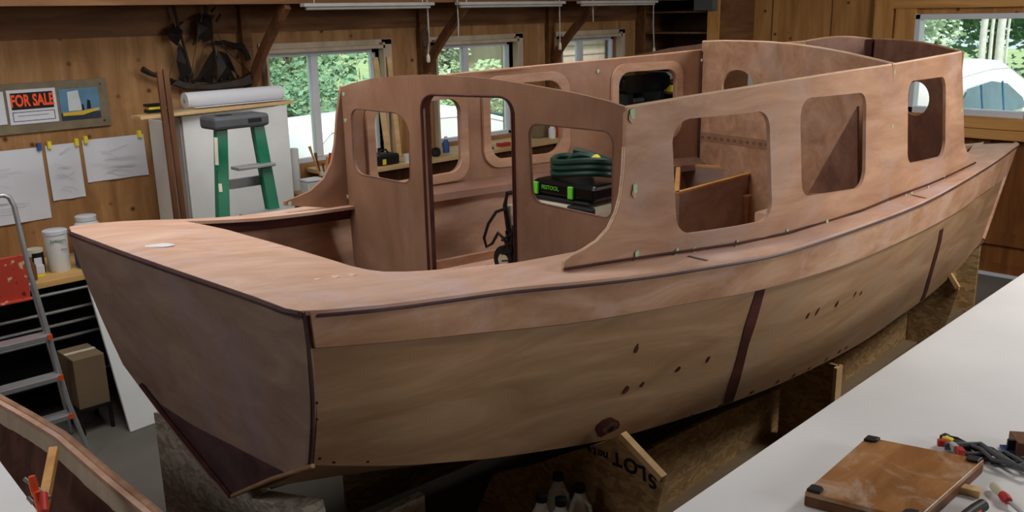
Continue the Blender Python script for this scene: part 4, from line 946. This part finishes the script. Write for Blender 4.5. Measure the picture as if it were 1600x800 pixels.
stripe([(1471, 358), (1467, 380), (1460, 405), (1453, 430), (1446, 455), (1441, 468)], .10)
# white smear on the aft deck and butt joint lines
p = deck_at(250, 385); spot(p + V((0, 0, .003)), (0, 0, 1), .03, 'paper', 'filler_smear', .05)
for q, r in (((522, 434), .018), ((548, 431), .018), ((495, 438), .012)): p = deck_at(*q); spot(p + V((0, 0, .003)), (0, 0, 1), r, 'ply_edge', 'filler_smear')
pa, pb = deck_at(1075, 402), deck_at(1105, 409); MB().bar(pa + V((0, 0, .005)), pb + V((0, 0, .005)), .018, .002).build('seam_stain', 'purple_ply', BOAT)
pa, pb = deck_at(1424, 306), deck_at(1446, 311); MB().bar(pa + V((0, 0, .005)), pb + V((0, 0, .005)), .018, .002).build('seam_stain', 'purple_ply', BOAT)
# ================================================================== dust extractor inside the cabin
ex = V((3.66, 3.30, SZ + .002))
T = thing('dust_extractor', 'cream and black dust extractor with a coiled green hose standing inside the cabin', 'vacuum', ex)
q = [(-.26, .10), (.26, .10), (.28, .30), (.22, .36), (-.22, .36), (-.28, .30)]
yl = lambda k: ex + V((0, k, 0))
def exb(x0, x1, y0, y1, z0_, z1_): return MB().bb((ex.x+x0, ex.y+y0, ex.z+z0_), (ex.x+x1, ex.y+y1, ex.z+z1_))
exb(-.18, .18, -.27, .27, .05, .28).build('tank', 'black', T, .02)
exb(-.185, .185, -.27, .22, .26, .47).build('body', 'cream', T, .05)
exb(-.16, .16, -.28, .24, .465, .49).build('deck', 'black', T, .01)
exb(-.15, .15, -.31, .13, .49, .575).build('hose_tray', 'black_gloss', T, .02)
for y in (.08, -.17): exb(-.165, -.15, y, y+.035, .495, .56).build('latch', 'lime', T, .004)
text('FESTOOL', 'maker_lettering', .03, ex + V((-.152, -.0, .535)), (0, -1, 0), (0, 0, 1), 'lime', T)
exb(-.20, -.15, -.32, -.16, .34, .47).build('control_panel', 'black', T, .01)
MB().lathe(ex + V((-.198, -.21, .42)), [(.02, 0), (.02, .01)], 12, Matrix.Rotation(-pi/2, 3, 'Y')).build('dial', 'lime', T)
MB().lathe(ex + V((-.198, -.28, .41)), [(.015, 0), (.015, .01)], 12, Matrix.Rotation(-pi/2, 3, 'Y')).build('dial', 'lime', T)
hose = []
for i in range(150):
    a = 2*pi*i/48; hose.append(ex + V((.09*cos(a), -.09 + .19*sin(a), .595 + .034*(i/50) + .012*sin(a*2))))
MB().tube(hose, .018, 8).build('hose', 'dark_green', T)
MB().tube([ex + V((.0, -.12 + .14*cos(a), .62 + .085*sin(a))) for a in [pi*i/14 for i in range(15)]], .018, 8).build('hose', 'dark_green', T)
MB().tube([ex + V((-.02, -.20, .70)), ex + V((-.03, -.235, .675))], .026, 10).build('hose_cuff', 'yellow', T)
wc = at(787, 388, x=3.45)
for dx in (-.17, .17):
    R = Matrix.Rotation(pi/2, 3, 'Y')
    MB().lathe((ex.x+dx-.02, ex.y+.33, ex.z+.085), [(.082, 0), (.085, .01), (.085, .03), (.082, .04)], 24, R).build('wheel', 'tyre', T)
    MB().lathe((ex.x+dx-.026, ex.y+.33, ex.z+.085), [(.04, 0), (.045, .05)], 16, R).build('hub', 'cream', T)
exb(-.15, .15, .25, .34, .08, .40).build('rear_block', 'cream', T, .01)
MB().tube([ex + V((-.17, .28, .10)), ex + V((-.17, .33, .40)), ex + V((-.17, .31, .47)), ex + V((.17, .31, .47)), ex + V((.17, .33, .40)), ex + V((.17, .28, .10))], .013, 8).build('handle', 'black', T)
MB().tube([ex + V((-.19, .30 + .0*i, .34)) + V((0, dy, dz)) for i, (dy, dz) in enumerate(((0, .05), (.08, .02), (.15, -.06), (.19, -.15), (.17, -.20), (.12, -.17), (.07, -.10), (.02, -.13), (-.02, -.2)))], .009, 8).build('power_cord', 'black', T)
mb = MB()
for k in range(4): mb.tube([ex + V((-.185, .22 + .03*k, .32 - .02*k)), ex + V((-.195, .26, .25 - .05*k)), ex + V((-.19, .34, .20 - .04*k))], .008, 6)
mb.build('strap', 'black', T)
# ================================================================== CRADLE
T = thing('boat_cradle', 'long particle board cradle beam along the floor under the near side of the hull', 'cradle', (5.6, 2.56, 0))
def yl(x): return 2.475 + (x-3.5)*.040
hz2 = curve([(2.2, .41), (3.4, .41), (4.0, .37), (4.8, .28), (5.4, .245), (6.2, .235), (6.7, .245), (7.4, .35), (8.0, .42)])
pts = [V((x, yl(x)+.02, .04)) for x in (2.3, 8.0)]
topc = [V((x, yl(x)+.02, min(hz2(x), .46))) for x in (8.0, 7.4, 7.0, 6.6, 6.0, 5.4, 4.8, 4.4, 4.0, 3.4, 2.3)]
MB().prism(pts + topc, (0, .022, 0)).build('side_board', 'osb', T, 0)
MB().prism([V((2.3, yl(2.3)-.07, .0)), V((8.05, yl(8.05)-.07, .0)), V((8.05, yl(8.05)+.09, .0)), V((2.3, yl(2.3)+.09, .0))], (0, 0, .04)).build('base_plank', 'cardboard', T)
MB().prism([V((2.3, 3.6, .04)), V((7.6, 3.3, .04)), V((7.6, 3.3, .34)), V((2.3, 3.6, .42))], (0, .022, 0)).build('side_board', 'osb', T)
# cross frames as parts of the cradle, standing proud towards the camera
def frame(xp, y0, y1, ztop0, ztop1, nm='cross_frame', th=.025, mat='osb', yb=None):
    MB().prism([V((xp, y0, .04)), V((xp, y1, .04)), V((xp, y1, ztop1)), V((xp, y0, ztop0))], (th, 0, 0)).build(nm, mat, T)
fa, fb = at(972, 679, x=2.72), at(1036, 747, x=2.72)
fx_ = 2.72
poly = [V((fx_, fb.y, fb.z)), V((fx_, fa.y, fa.z)), at(940, 692, x=fx_), at(890, 707, x=fx_), at(830, 727, x=fx_), at(770, 742, x=fx_), V((fx_, 3.1, .06)), V((fx_, fb.y + .16, .06))]
MB().prism(poly, (.024, 0, 0)).build('cross_frame', 'osb', T)
MB().bar(fb + V((.0, -.0, .0)), fa, .035, .028, (0, .6, .7)).build('frame_cap', 'pale_pine', T)
# black writing on it, upside down
wd = (fb - fa).normalized(); wu = V((0, -wd.z, wd.y)); wu = wu if wu.z < 0 else -wu
ctr = fa.lerp(fb, .52) - V((.002, 0, 0)) + wu*.085
xd = -wd; yd = wu
for (px, py, ch, sz) in ((1019, 751, 'S', .085), (1003, 738, 'L', .085), (985, 727, 'O', .09), (964, 717, 'T', .085), (946, 712, 'n', .06), (938, 709, 'o', .05), (929, 706, 't', .06), (921, 703, 'e', .05)):
    text(ch, 'marker_letter', sz, at(px, py, x=fx_ - .002), (0, 1, -.08 + .002*sz), (0, -.08, -1), 'ink_black', T, .0006, .003 if sz > .07 else .001)
fr2 = at(1310, 572, x=4.62); y2 = yl(4.62)
MB().prism([V((4.62, y2 - .02, .04)), V((4.62, fr2.y + .02, .04)), V((4.62, fr2.y, fr2.z - .0)), V((4.62, y2 - .02, fr2.z + .0))], (.022, 0, 0)).build('cross_frame', 'osb', T)
MB().bb((4.58, fr2.y - .012, .04), (4.65, fr2.y + .008, fr2.z)).build('frame_cap', 'pale_pine', T)
a = at(1484, 428, x=6.7); b = at(1497, 450, x=6.7)
MB().bar(a, b, .03, .03, (0, .6, .7)).build('frame_cap', 'pale_pine', T)
y3 = yl(6.7); MB().prism([V((6.72, y3, .04)), V((6.72, y3 - .22, .04)), V((6.72, b.y, b.z - .02)), V((6.72, a.y, a.z - .02)), V((6.72, y3 + .03, a.z))], (.022, 0, 0)).build('cross_frame', 'osb', T)
e = at(1531, 385, x=7.75); y4 = e.y
MB().prism([V((7.75, y4, .0)), V((7.75, y4 + .5, .0)), V((7.75, y4 + .5, e.z - .12)), V((7.75, y4 + .1, e.z)), V((7.75, y4, e.z))], (.03, 0, 0)).build('end_frame', 'osb', T)
# stand under the transom
T = thing('transom_stand', 'grey particle board stand propping the boat under its transom', 'stand', (1.8, 3.6, 0))
a = at(240, 645, x=1.66); b = at(480, 800, x=1.66)
pl = [V((1.66, a.y, 0)), V((1.66, a.y, a.z - .0)), V((1.66, kT.y + .45, .76)), V((1.66, kT.y + .06, .565)), V((1.66, kT.y - .2, .60)), V((1.66, 2.85, .68)), V((1.66, 2.82, 0))]
MB().prism(pl, (.025, 0, 0)).build('stand_panel', 'osb_grey', T)
MB().bb((1.685, 2.83, 0), (2.2, 2.87, .5)).build('side_brace', 'osb_grey', T)
MB().bb((1.685, a.y-.04, 0), (2.0, a.y, .5)).build('side_brace', 'osb_grey', T)
c = at(470, 780, x=1.60)
tag(MB().bar(V((1.52, 2.66, .60 - .02)), V((1.62, 3.05, .60 - .02)), .10, .06).build('timber_prop', 'osb_grey', None, .003), 'short timber lying across the stand under the transom keel', 'timber') if False else None
MB().bar(at(410, 782, x=1.56), at(492, 797, x=1.58), .09, .05).build('support_beam', 'osb_grey', T, .003)
# white jugs under the boat
for k, (px, py, x_, w) in enumerate(((872, 739, 2.95, 'rearmost'), (846, 772, 2.78, 'leftmost'), (906, 757, 2.72, 'rightmost'), (876, 778, 2.55, 'nearest'))):
    t = at(px, py, z=.594); zt_ = t.z; x_ = t.x
    T = thing('plastic_jug', 'translucent jug with black cap under the hull, %s of four' % w, 'jug', (x_, t.y, max(0, zt_ - .27)), 'jugs under the hull')
    z = max(0.002, zt_ - .27)
    MB().lathe((x_, t.y, z), [(.046, 0), (.051, .012), (.051, .14), (.042, .18), (.022, .225), (.019, .24)], 20).build('jug_body', 'milk_plastic', T)
    MB().lathe((x_, t.y, z+.24), [(.024, 0), (.024, .028), (.02, .03)], 16).build('cap', 'black', T)
    MB().tube([V((x_, t.y-.025, z+.205)), V((x_, t.y-.055, z+.19)), V((x_, t.y-.066, z+.14)), V((x_, t.y-.048, z+.09))], .008, 8).build('handle', 'milk_plastic', T)
JUGZ = [PL[o.name].z for o in bpy.data.objects if o.name.startswith('plastic_jug')]
T = thing('jug_crate', 'low pine box carrying the plastic jugs under the hull', 'crate', (2.52, 2.36, 0))
zc = min(JUGZ)
MB().bb((2.35, 2.15, max(.02, zc-.03)), (2.69, 2.55, max(.035, zc - .002))).build('crate_top', 'osb', T)
for x in (2.38, 2.66):
    for y in (2.18, 2.52): MB().bb((x-.02, y-.02, 0), (x+.02, y+.02, max(.02, zc-.03))).build('leg', 'osb', T)
# ================================================================== WHITE TABLE
TZ = 1.0
T = thing('work_table', 'huge white topped work table in the foreground right', 'table', (3.6, .6, 0))
q = [at(1040, 806, z=TZ), at(1400, 560, z=TZ), at(1600, 425.5, z=TZ)]
P = [V((1.3, q[0].y - .01, TZ)), q[0], q[1], q[2], V((6.6, q[2].y+.02, TZ)), V((6.6, -1.2, TZ)), V((1.3, -1.2, TZ))]
MB().prism([p - V((0, 0, .045)) for p in P], (0, 0, .045)).build('table_top', 'table_white', T, .006)
for x in (1.6, 3.0, 4.6, 6.3):
    for y in (1.3, -1.0): MB().bb((x-.04, y-.04, 0), (x+.04, y+.04, TZ-.13)).build('leg', 'pale_pine', T)
for y in (1.3, -1.0): MB().bb((1.5, y-.02, TZ-.13), (6.4, y+.02, TZ-.046)).build('rail', 'pale_pine', T)
# wooden hatch board with black corner pads
c_ = [at(1355, 682, z=TZ+.05), at(1538, 718, z=TZ+.05), at(1432, 812, z=TZ+.05), at(1257, 768, z=TZ+.05)]
T = thing('hatch_lid', 'varnished wooden hatch lid with black corner pads and worn white patches on the table', 'lid', sum(c_, V())/4 - V((0, 0, .05)))
MB().prism([V((p.x, p.y, TZ+.001)) for p in c_], (0, 0, .032)).build('lid_body', 'brown_board', T, .004)
MB().prism([V((p.x, p.y, TZ+.033)) for p in c_], (0, 0, .017)).build('lid_panel', 'honey', T, .004)
cen = sum(c_, V())/4
for k, p in enumerate(c_):
    a = (c_[(k+1) % 4] - p).normalized(); b = (c_[k-1] - p).normalized(); o_ = V((p.x, p.y, TZ+.05)) + (a+b)*.003
    MB().prism([o_ + a*.0, o_ + a*.042, o_ + a*.042 + b*.03, o_ + a*.03 + b*.042, o_ + b*.042], (0, 0, .010)).build('corner_pad', 'black', T, .004)
# tool bundle
def tz(px, py, dz=.01): return at(px, py, z=TZ+dz)
T = thing('cable_bundle', 'tangled bundle of dark grey cables and clips lying on the table', 'cable', tz(1530, 720, 0))
rnd = random.Random(5)
for k in range(7):
    pts = []
    for i in range(9):
        f = i/8; px = 1476 + f*150; py = 690 + f*42 + 9*sin(f*7 + k*1.7) + rnd.uniform(-3, 3); pts.append(tz(px, py, .012 + .010*(k % 3)))
    MB().tube(pts, .0065 if k < 5 else .009, 8).build('cable', 'cap_grey' if k % 3 else 'dark_metal', T)
for (px, py, mt) in ((1481, 688, 'yellow'), (1473, 692, 'red'), (1476, 684, 'black'), (1500, 705, 'red'), (1490, 698, 'grey_white')):
    p = tz(px, py, .03); MB().box(p, (.035, .022, .024), Matrix.Rotation(px*.3, 3, 'Z')).build('clip', mt, T, .004)
# wood strip beside hatch lid
a, b = tz(1478, 757, .012), tz(1532, 770, .012)
tag(MB().bar(a, b, .035, .022).build('wood_strip', 'pale_pine', None, .002), 'short pale wood strip on the table beside the hatch lid', 'timber')
# chisel
T = thing('chisel', 'chisel with a pale handle and red collar at the right of the table', 'chisel', tz(1575, 778, 0))
a, b, c, d = tz(1551, 757, .018), tz(1566, 773, .018), tz(1576, 783, .018), tz(1612, 815, .008)
MB().tube([a, a.lerp(b, .15), a.lerp(b, .6), b], [.009, .015, .014, .012], 14).build('handle', 'cream', T)
MB().tube([b, b.lerp(c, .5), c], [.0135, .016, .012], 14).build('collar', 'red', T)
MB().bar(c, d, .014, .005).build('blade', 'steel', T, .001)
# black and orange handle
T = thing('hand_tool', 'tool with thick black and orange grip at the bottom edge of the table', 'tool', tz(1525, 795, 0))
a, b, c = tz(1536, 789, .022), tz(1522, 797, .022), tz(1490, 820, .022)
MB().tube([a + (a-b)*.1, a, b, c], [.010, .019, .018, .016], 16).build('grip', 'black', T)
MB().tube([b + V((.006, -.006, -.004)), c + V((.006, -.006, -.004))], .016, 14).build('grip_inlay', 'orange', T)
# block and blue item at right edge
a = tz(1592, 694, 0)
T = thing('dark_wood_block', 'small dark wooden block at the right edge of the table', 'block', a); MB().box(tz(1600, 694, .026), (.10, .07, .05), Matrix.Rotation(.6, 3, 'Z')).build('block_body', 'brown_board', T, .003); MB().box(tz(1588, 697, .0262), (.012, .06, .048), Matrix.Rotation(.6, 3, 'Z')).build('block_end', 'black', T, .002)
a = tz(1577, 703, 0); T = thing('blue_card', 'small blue card lying by the dark wooden block', 'card', a); MB().box(tz(1577, 702, .006), (.05, .05, .01), Matrix.Rotation(.6, 3, 'Z')).build('card_face', 'blue', T, .002)
MB().box(tz(1583, 709, .003), (.07, .07, .004), Matrix.Rotation(.6, 3, 'Z')).build('card_sleeve', 'grey_white', T)
for (px, py, k) in ((1487, 683, 'left'), (1236, 652, 'mid')): pass
# ================================================================== OTHER HULL, bottom left
T = thing('small_hull', 'second small plywood hull with glue band and pine gunwale at the lower left', 'boat', (.95, 3.6, 0))
gy_ = [(y, x) for x, y in ((1.0, 4.3), (1.055, 3.69), (1.06, 3.23), (1.06, 2.83), (1.05, 2.2))]
gp = [at(-60, 590, z=.90), at(0, 622, z=.90), at(50, 650, z=.90), at(100, 680, z=.90), at(170, 740, z=.90), at(245, 801, z=.90), at(330, 880, z=.90)]
gp = [p + V((0, 0, 0)) for p in gp]
def gl(f):
    x = f*(len(gp)-1); i = min(int(x), len(gp)-2); return gp[i].lerp(gp[i+1], x-i)
NR = 36
rows = [[gl(i/NR) + V((-.028 - .25*t**1.3 , 0, -.02 - .62*t)) for t in (0, .1, .2, .35, .5, .7, 1)] for i in range(NR+1)]
MB().grid(rows, (.015, 0, 0)).build('planking', 'bilge_dark', T)
rows = []
for i in range(NR+1):
    wv = .135 + .035*sin(i*.9) + .02*sin(i*2.3 + 1); g = gl(i/NR)
    rows.append([g + V((-.031 - .25*(t*wv)**1.3, 0, -.02 - .62*t*wv*1.6)) for t in (0, .5, 1)])
lab(MB().grid(rows, (-.003, 0, 0)).build('glue_band', 'casing', T), 'pale dried glue band')
MB().tube([gl(i/NR) for i in range(NR+1)], .016, 8).build('gunwale', 'okoume', T)
MB().grid([[gl(i/NR) + V((-.035, 0, .006)), gl(i/NR) + V((-.028, 0, -.035))] for i in range(NR+1)], (.03, 0, 0)).build('rubbing_strip', 'deck_ply', T)
rows = [[gl(i/NR) + V((.012 + .20*t, 0, -.02 - .5*t)) for t in (0, .5, 1)] for i in range(NR+1)]
MB().grid(rows, (-.012, 0, 0)).build('planking', 'bilge_dark', T)
MB().prism([V((.55, 4.9, 0)), V((1.25, 4.9, 0)), V((1.25, 4.9, .40)), V((.62, 4.9, .40))], (0, .05, 0)).prism([V((.55, 2.6, 0)), V((1.35, 2.6, 0)), V((1.3, 2.6, .40)), V((.66, 2.6, .40))], (0, .05, 0)).build('trestle', 'osb', T)
a = at(84, 706, x=.86); b = at(66, 800, x=.72)
T = thing('timber_stick', 'short pine stick clamped upright against the small hull', 'timber', b)
MB().bar(a, b, .045, .028, (1, 0, 0)).build('stick_body', 'pine', T, .003)
T = thing('bar_clamp', 'orange and steel bar clamp gripping the small hull beside the stick', 'clamp', at(55, 790, x=.70))
a1, a2 = at(38, 748, x=.70), at(78, 778, x=.74)
MB().tube([a1, a2], .006, 8).build('clamp_bar', 'steel', T)
for (px, py) in ((52, 758), (60, 782)):
    p = at(px, py, x=.70); MB().tube([p + V((0, 0, .03)), p + V((0, -.005, .0)), p + V((0, 0, -.035))], [.010, .013, .009], 12).build('clamp_jaw', 'orange', T)
MB().tube([at(68, 772, x=.71), at(70, 800, x=.69)], .012, 10).build('clamp_handle', 'red', T)
MB().tube([at(44, 778, x=.69), at(51, 786, x=.69)], .006, 8).build('clamp_screw', 'steel', T)
P = [at(-40, 690, z=1.05), at(0, 721, z=1.05), at(60, 801, z=1.05), at(90, 850, z=1.05), at(-80, 850, z=1.05)]
T = thing('side_bench', 'corner of a white topped bench at the bottom left', 'table', (P[1].x - .1, P[1].y - .1, 0))
MB().prism([p - V((0, 0, .03)) for p in P], (0, 0, .03)).build('bench_top', 'table_white', T)
cq = sum(P, V())/len(P)
MB().tube([V((cq.x, cq.y, 0)), V((cq.x, cq.y, 1.02))], .03, 12).build('leg', 'steel', T)
# ================================================================== OUTSIDE
def leaves(c, rad, n, size, mat, name, parent, seed, hollow=.5):
    rnd = random.Random(seed); vs = []; fs = []
    for k in range(n):
        while True:
            p = V((rnd.uniform(-1, 1), rnd.uniform(-1, 1), rnd.uniform(-1, 1)))
            if hollow < p.length < 1: break
        lump = 1 + .18*sin(p.x*7+seed)*sin(p.y*6)*sin(p.z*8+1)
        P = V(c) + V((p.x*rad[0], p.y*rad[1], p.z*rad[2]))*lump
        x = V((rnd.gauss(0, 1), rnd.gauss(0, 1), rnd.gauss(0, .7))).normalized(); y = x.orthogonal().normalized(); s = size*rnd.uniform(.6, 1.4)
        o = len(vs); vs += [P - x*s, P + y*s*.5, P + x*s, P - y*s*.5]; fs.append((o, o+1, o+2, o+3))
    return MB().add(vs, fs).build(name, mat, parent)
st('floor_outside', MB().bb((-30, 6.78, -.3), (60, 60, -.12)).bb((9.4, -40, -.3), (60, 6.78, -.12)), 'grass')
def bush(x, y, w, h, mat, label, seed, n=2600, dens=.055, grp='shrubs and trees outside'):
    T = thing('garden_shrub', label, 'shrub', (x, y, -.12), grp)
    MB().tube([(x, y, -.12), (x+.03, y, h*.6)], [.05, .02], 8).build('stem', 'bark', T)
    leaves((x, y, h*.52), (w, w*.7, h*.5), n, dens, mat, 'foliage', T, seed)
def tree(x, y, h, w, mat, label, seed, n=4200, s=.085):
    T = thing('broadleaf_tree', label, 'tree', (x, y, -.12), 'shrubs and trees outside')
    MB().tube([(x, y, -.12), (x+.08, y, h*.3), (x-.05, y+.05, h*.75)], [.14, .1, .04], 10).build('trunk', 'bark', T)
    leaves((x, y, h*.62), (w, w*.8, h*.42), n, s, mat, 'foliage', T, seed)
tree(5.6, 13.5, 5.2, 1.7, 'leaf_pale', 'pale leafed tree outside the first window', 11)
tree(8.2, 13.8, 5.6, 1.8, 'leaf_a', 'mid green tree outside the first window', 12)
tree(7.0, 16.5, 6.5, 2.6, 'leaf_b', 'darker tree behind those outside the first window', 13, 5200)
bush(5.2, 11.4, 1.0, 1.5, 'leaf_b', 'dark shrub low outside the left part of the first window', 14)
bush(7.6, 12.2, 1.2, 1.9, 'leaf_b', 'dark shrub outside the right part of the first window', 15)
tree(12.3, 14.5, 4.6, 1.7, 'leaf_pale', 'pale tree outside the second window', 16)
bush(10.6, 11.6, 1.1, 1.7, 'leaf_a', 'light green shrub outside the second window', 17)
tree(16.5, 14.6, 5.0, 2.2, 'leaf_a', 'bright green tree outside the third window', 18)
bush(14.2, 11.6, 1.2, 1.6, 'leaf_pale', 'pale shrub outside the third window', 19)
def hedge(x, y, rx, ry, h, mat, label, seed, n=9000):
    o = leaves((x, y, h*.5 - .2), (rx, ry, h*.55), n, .16, mat, 'woodland_edge', None, seed, .0); o['kind'] = 'stuff'; tag(o, label, 'foliage')
hedge(9.5, 20, 6.5, 1.6, 8.5, 'leaf_b', 'dense green woodland beyond the trees outside the left wall windows', 61)
hedge(21, 21, 6.5, 1.6, 7.0, 'leaf_a', 'lighter woodland edge far beyond the garden shed', 62)
hedge(35, 8.5, 1.8, 8.0, 10, 'leaf_b', 'dense woodland beyond the birches outside the right hand window', 63)
# shed beyond the second and third windows
T = thing('garden_shed', 'low pale clapboard shed with a red roof outside the second and third windows', 'shed', (13.5, 12.6, -.12))
mb = MB().bb((12.2, 12.2, -.12), (16.4, 14.0, 2.2))
for k in range(13): mb.bb((12.18, 12.17, -.1+k*.18), (16.42, 12.2, -.1+k*.18+.15))
mb.build('wall', 'siding', T)
MB().prism([V((12.0, 11.9, 2.15)), V((12.0, 14.2, 2.15)), V((12.0, 13.1, 2.75))], (4.6, 0, 0)).build('roof', 'roof_red', T)
# cars
def car(x, y, rz, label, zs=1.0, van=False, win=True):
    T = thing('parked_car', label, 'car', (x, y, -.12)); R = Matrix.Rotation(rz, 3, 'Z'); base = V((x, y, -.12))
    P = lambda a, b, c: base + R @ V((a, b, c*zs))
    prof = [(-2.1, .35), (-2.15, .75), (-2.0, 1.0), (-1.55, 1.05), (-1.1, 1.5), (-.5, 1.62), (.5, 1.62), (1.0, 1.45), (1.55, 1.08), (2.05, .98), (2.15, .7), (2.1, .35)]
    if van: prof = [(-2.1, .35), (-2.15, .75), (-2.12, 1.1), (-2.05, 1.45), (-1.9, 1.6), (-.5, 1.66), (.3, 1.64), (.9, 1.45), (1.55, 1.08), (2.05, .98), (2.15, .7), (2.1, .35)]
    rows = []
    for k, yy in enumerate((-.86, -.875, -.84, -.7, -.4, 0, .4, .7, .84, .875, .86)):
        f = abs(yy)/.875
        rows.append([P(a*(1 - .02*f**4), yy*(1 - .12*max(0, c-1.0)/.6), .35 + (c-.35)*(1 - (.05 if f > .9 else 0) - .03*f**3)) for a, c in prof])
    mb = MB().grid(rows); 
    mb.prism([rows[0][i] for i in range(len(prof))], R @ V((0, .01, 0))).prism([rows[-1][i] for i in range(len(prof))], R @ V((0, -.01, 0)))
    mb.build('body', 'car_white', T)
    for sy in (-1, 1) if win else ():
        w = [(-1.75, 1.0), (-1.7, 1.22), (-1.45, 1.38), (-.6, 1.42), (0, 1.36), (.6, 1.15), (.72, 1.02)] if van else [(-1.35, 1.06), (-1.02, 1.42), (-.45, 1.54), (.45, 1.54), (.92, 1.38), (1.3, 1.06)]
        yk = lambda c: sy*(.885 - .175*max(0, c-1.0))
        loop = [P(a, yk(c), c) for a, c in w]
        MB().prism(loop, R @ V((0, sy*.012, 0))).build('side_window', 'car_glass', T)
        for a in ((-1.0, -.2) if van else (-.42, .42)): MB().bar(P(a, yk(1.06)+sy*.014, 1.04), P(a*1.0, yk(1.4)+sy*.014, 1.40 if van else 1.53), .05, .01, R @ V((0, 1, 0))).build('window_pillar', 'deep_blue', T)
        for a in (-1.35, 1.35):
            MB().lathe(P(a, sy*.87, .31), [(.31, -.1), (.33, -.06), (.33, .04), (.30, .08)], 24, R @ Matrix.Rotation(pi/2, 3, 'X')).build('wheel', 'tyre', T)
    MB().prism([P(1.02, -.62, 1.44), P(1.5, -.70, 1.12), P(1.5, .70, 1.12), P(1.02, .62, 1.44)], R @ V((.012, 0, .02))).build('windscreen', 'car_glass', T)
    if not van: MB().prism([P(-1.12, -.62, 1.49), P(-1.5, -.70, 1.10), P(-1.5, .70, 1.10), P(-1.12, .62, 1.49)], R @ V((-.012, 0, .02))).build('rear_window', 'car_glass', T)
    return T
car(8.05, 9.9, -0.1, 'covered white car parked outside the first window', zs=.86, van=True, win=False)
car(14.05, 5.25, 0.0, 'white van with dark side windows parked outside the right hand window', zs=1.13, van=True)
# view through the right window
for k, (px, r0, w) in enumerate(((1535, .06, 'thick leftmost'), (1548, .032, 'slim second'), (1562, .068, 'thickest'), (1573, .024, 'thin fourth'))):
    p = at(px, 100, x=19.0 + (k % 2)*.8); r0 *= .95
    T = thing('birch_trunk', '%s white birch trunk outside the right hand window' % w, 'tree', (p.x, p.y, -.12), 'birches outside the right window')
    MB().tube([(p.x, p.y, -.12), (p.x, p.y+.04, 2), (p.x+.05, p.y+.0, 5), (p.x, p.y, 7)], [r0*1.3, r0*1.1, r0, r0*.7], 10).build('bark_stem', 'birch', T)
    leaves((p.x, p.y, 6.6), (1.2, 1.2, 1.4), 700, .08, 'leaf_pale', 'foliage', T, 40+k)
tree(24, 9.9, 5.6, 1.9, 'leaf_pale', 'pale tree at the left of the right hand window view', 21, 4200, .10)
tree(27, 9.0, 7.0, 2.6, 'leaf_b', 'dark tree just behind the birches', 22, 6200, .12)
tree(26.5, 6.6, 7.0, 2.4, 'leaf_b', 'dark tree right of the birches', 23, 6200, .12)
tree(30, 11.6, 8.0, 3.2, 'leaf_a', 'large green tree far left behind the birches', 24, 6200, .13)
tree(30.5, 4.6, 8.0, 3.2, 'leaf_b', 'large dark tree at the far right beyond the van', 26, 6200, .13)
bush(21.5, 5.7, .8, 1.2, 'leaf_a', 'green shrub beyond the white van', 25)
# ================================================================== LIGHT
def area(name, loc, to, size, energy, col=(1, 1, 1), sy=None):
    L = bpy.data.lights.new(name, 'AREA'); L.energy = energy; L.color = col; L.size = size
    if sy: L.shape = 'RECTANGLE'; L.size_y = sy
    o = bpy.data.objects.new(name, L); C.objects.link(o); o.location = loc
    o.rotation_euler = (V(to) - V(loc)).to_track_quat('-Z', 'Y').to_euler(); return o
area('fill_light_bow', (6.1, .2, 3.6), (5.7, 1.5, .6), 1.4, 120, (1, .97, .94), 1.0)  # added unseen light: brightens the bow, fades along the table
area('fill_light_stern', (2.0, 4.2, 3.62), (2.0, 4.3, 0), 1.6, 55, (1, .98, .96), 1.6)  # added unseen fill from above for the stern deck
area('fill_light_middle', (4.6, 3.6, 3.62), (4.6, 3.8, 0), 2.0, 24, (1, .97, .94), 1.2)  # added unseen fill above the cabin
area('fill_light_rear', (-1.6, 3.2, 3.5), (1.6, 3.4, 1.1), 1.6, 42, (.96, .97, 1), 1.2)  # added unseen fill aimed at the transom
area('fill_light_side', (5.0, -4.7, 2.9), (5.0, 3, 1.7), 3.4, 120, (.96, .98, 1), 1.2)  # added unseen fill for the near hull side; no door is modelled there
L = bpy.data.lights.new('sun', 'SUN'); L.energy = 3.6; L.angle = .08; L.color = (1, .96, .9); o = bpy.data.objects.new('sun', L); C.objects.link(o); o.rotation_euler = V((.35, .75, -1.0)).to_track_quat('-Z', 'Y').to_euler()
w = bpy.data.worlds.new('sky'); sc.world = w; w.use_nodes = True; n = w.node_tree.nodes; l = w.node_tree.links; bg = n['Background']
tc = n.new('ShaderNodeTexCoord'); sp = n.new('ShaderNodeSeparateXYZ'); l.new(tc.outputs['Generated'], sp.inputs[0])
r = ramp(n, [(.0, (.62, .72, .74)), (.5, (.86, .92, .98))]); l.new(sp.outputs['Z'], r.inputs['Fac']); l.new(r.outputs['Color'], bg.inputs['Color']); bg.inputs['Strength'].default_value = 1.5
# ------------------------------------------------------------------ view
sc.view_settings.view_transform = 'Standard'; sc.view_settings.look = 'None'; sc.view_settings.gamma = 1; sc.view_settings.use_curve_mapping = False
sc.view_settings.exposure = 0.0
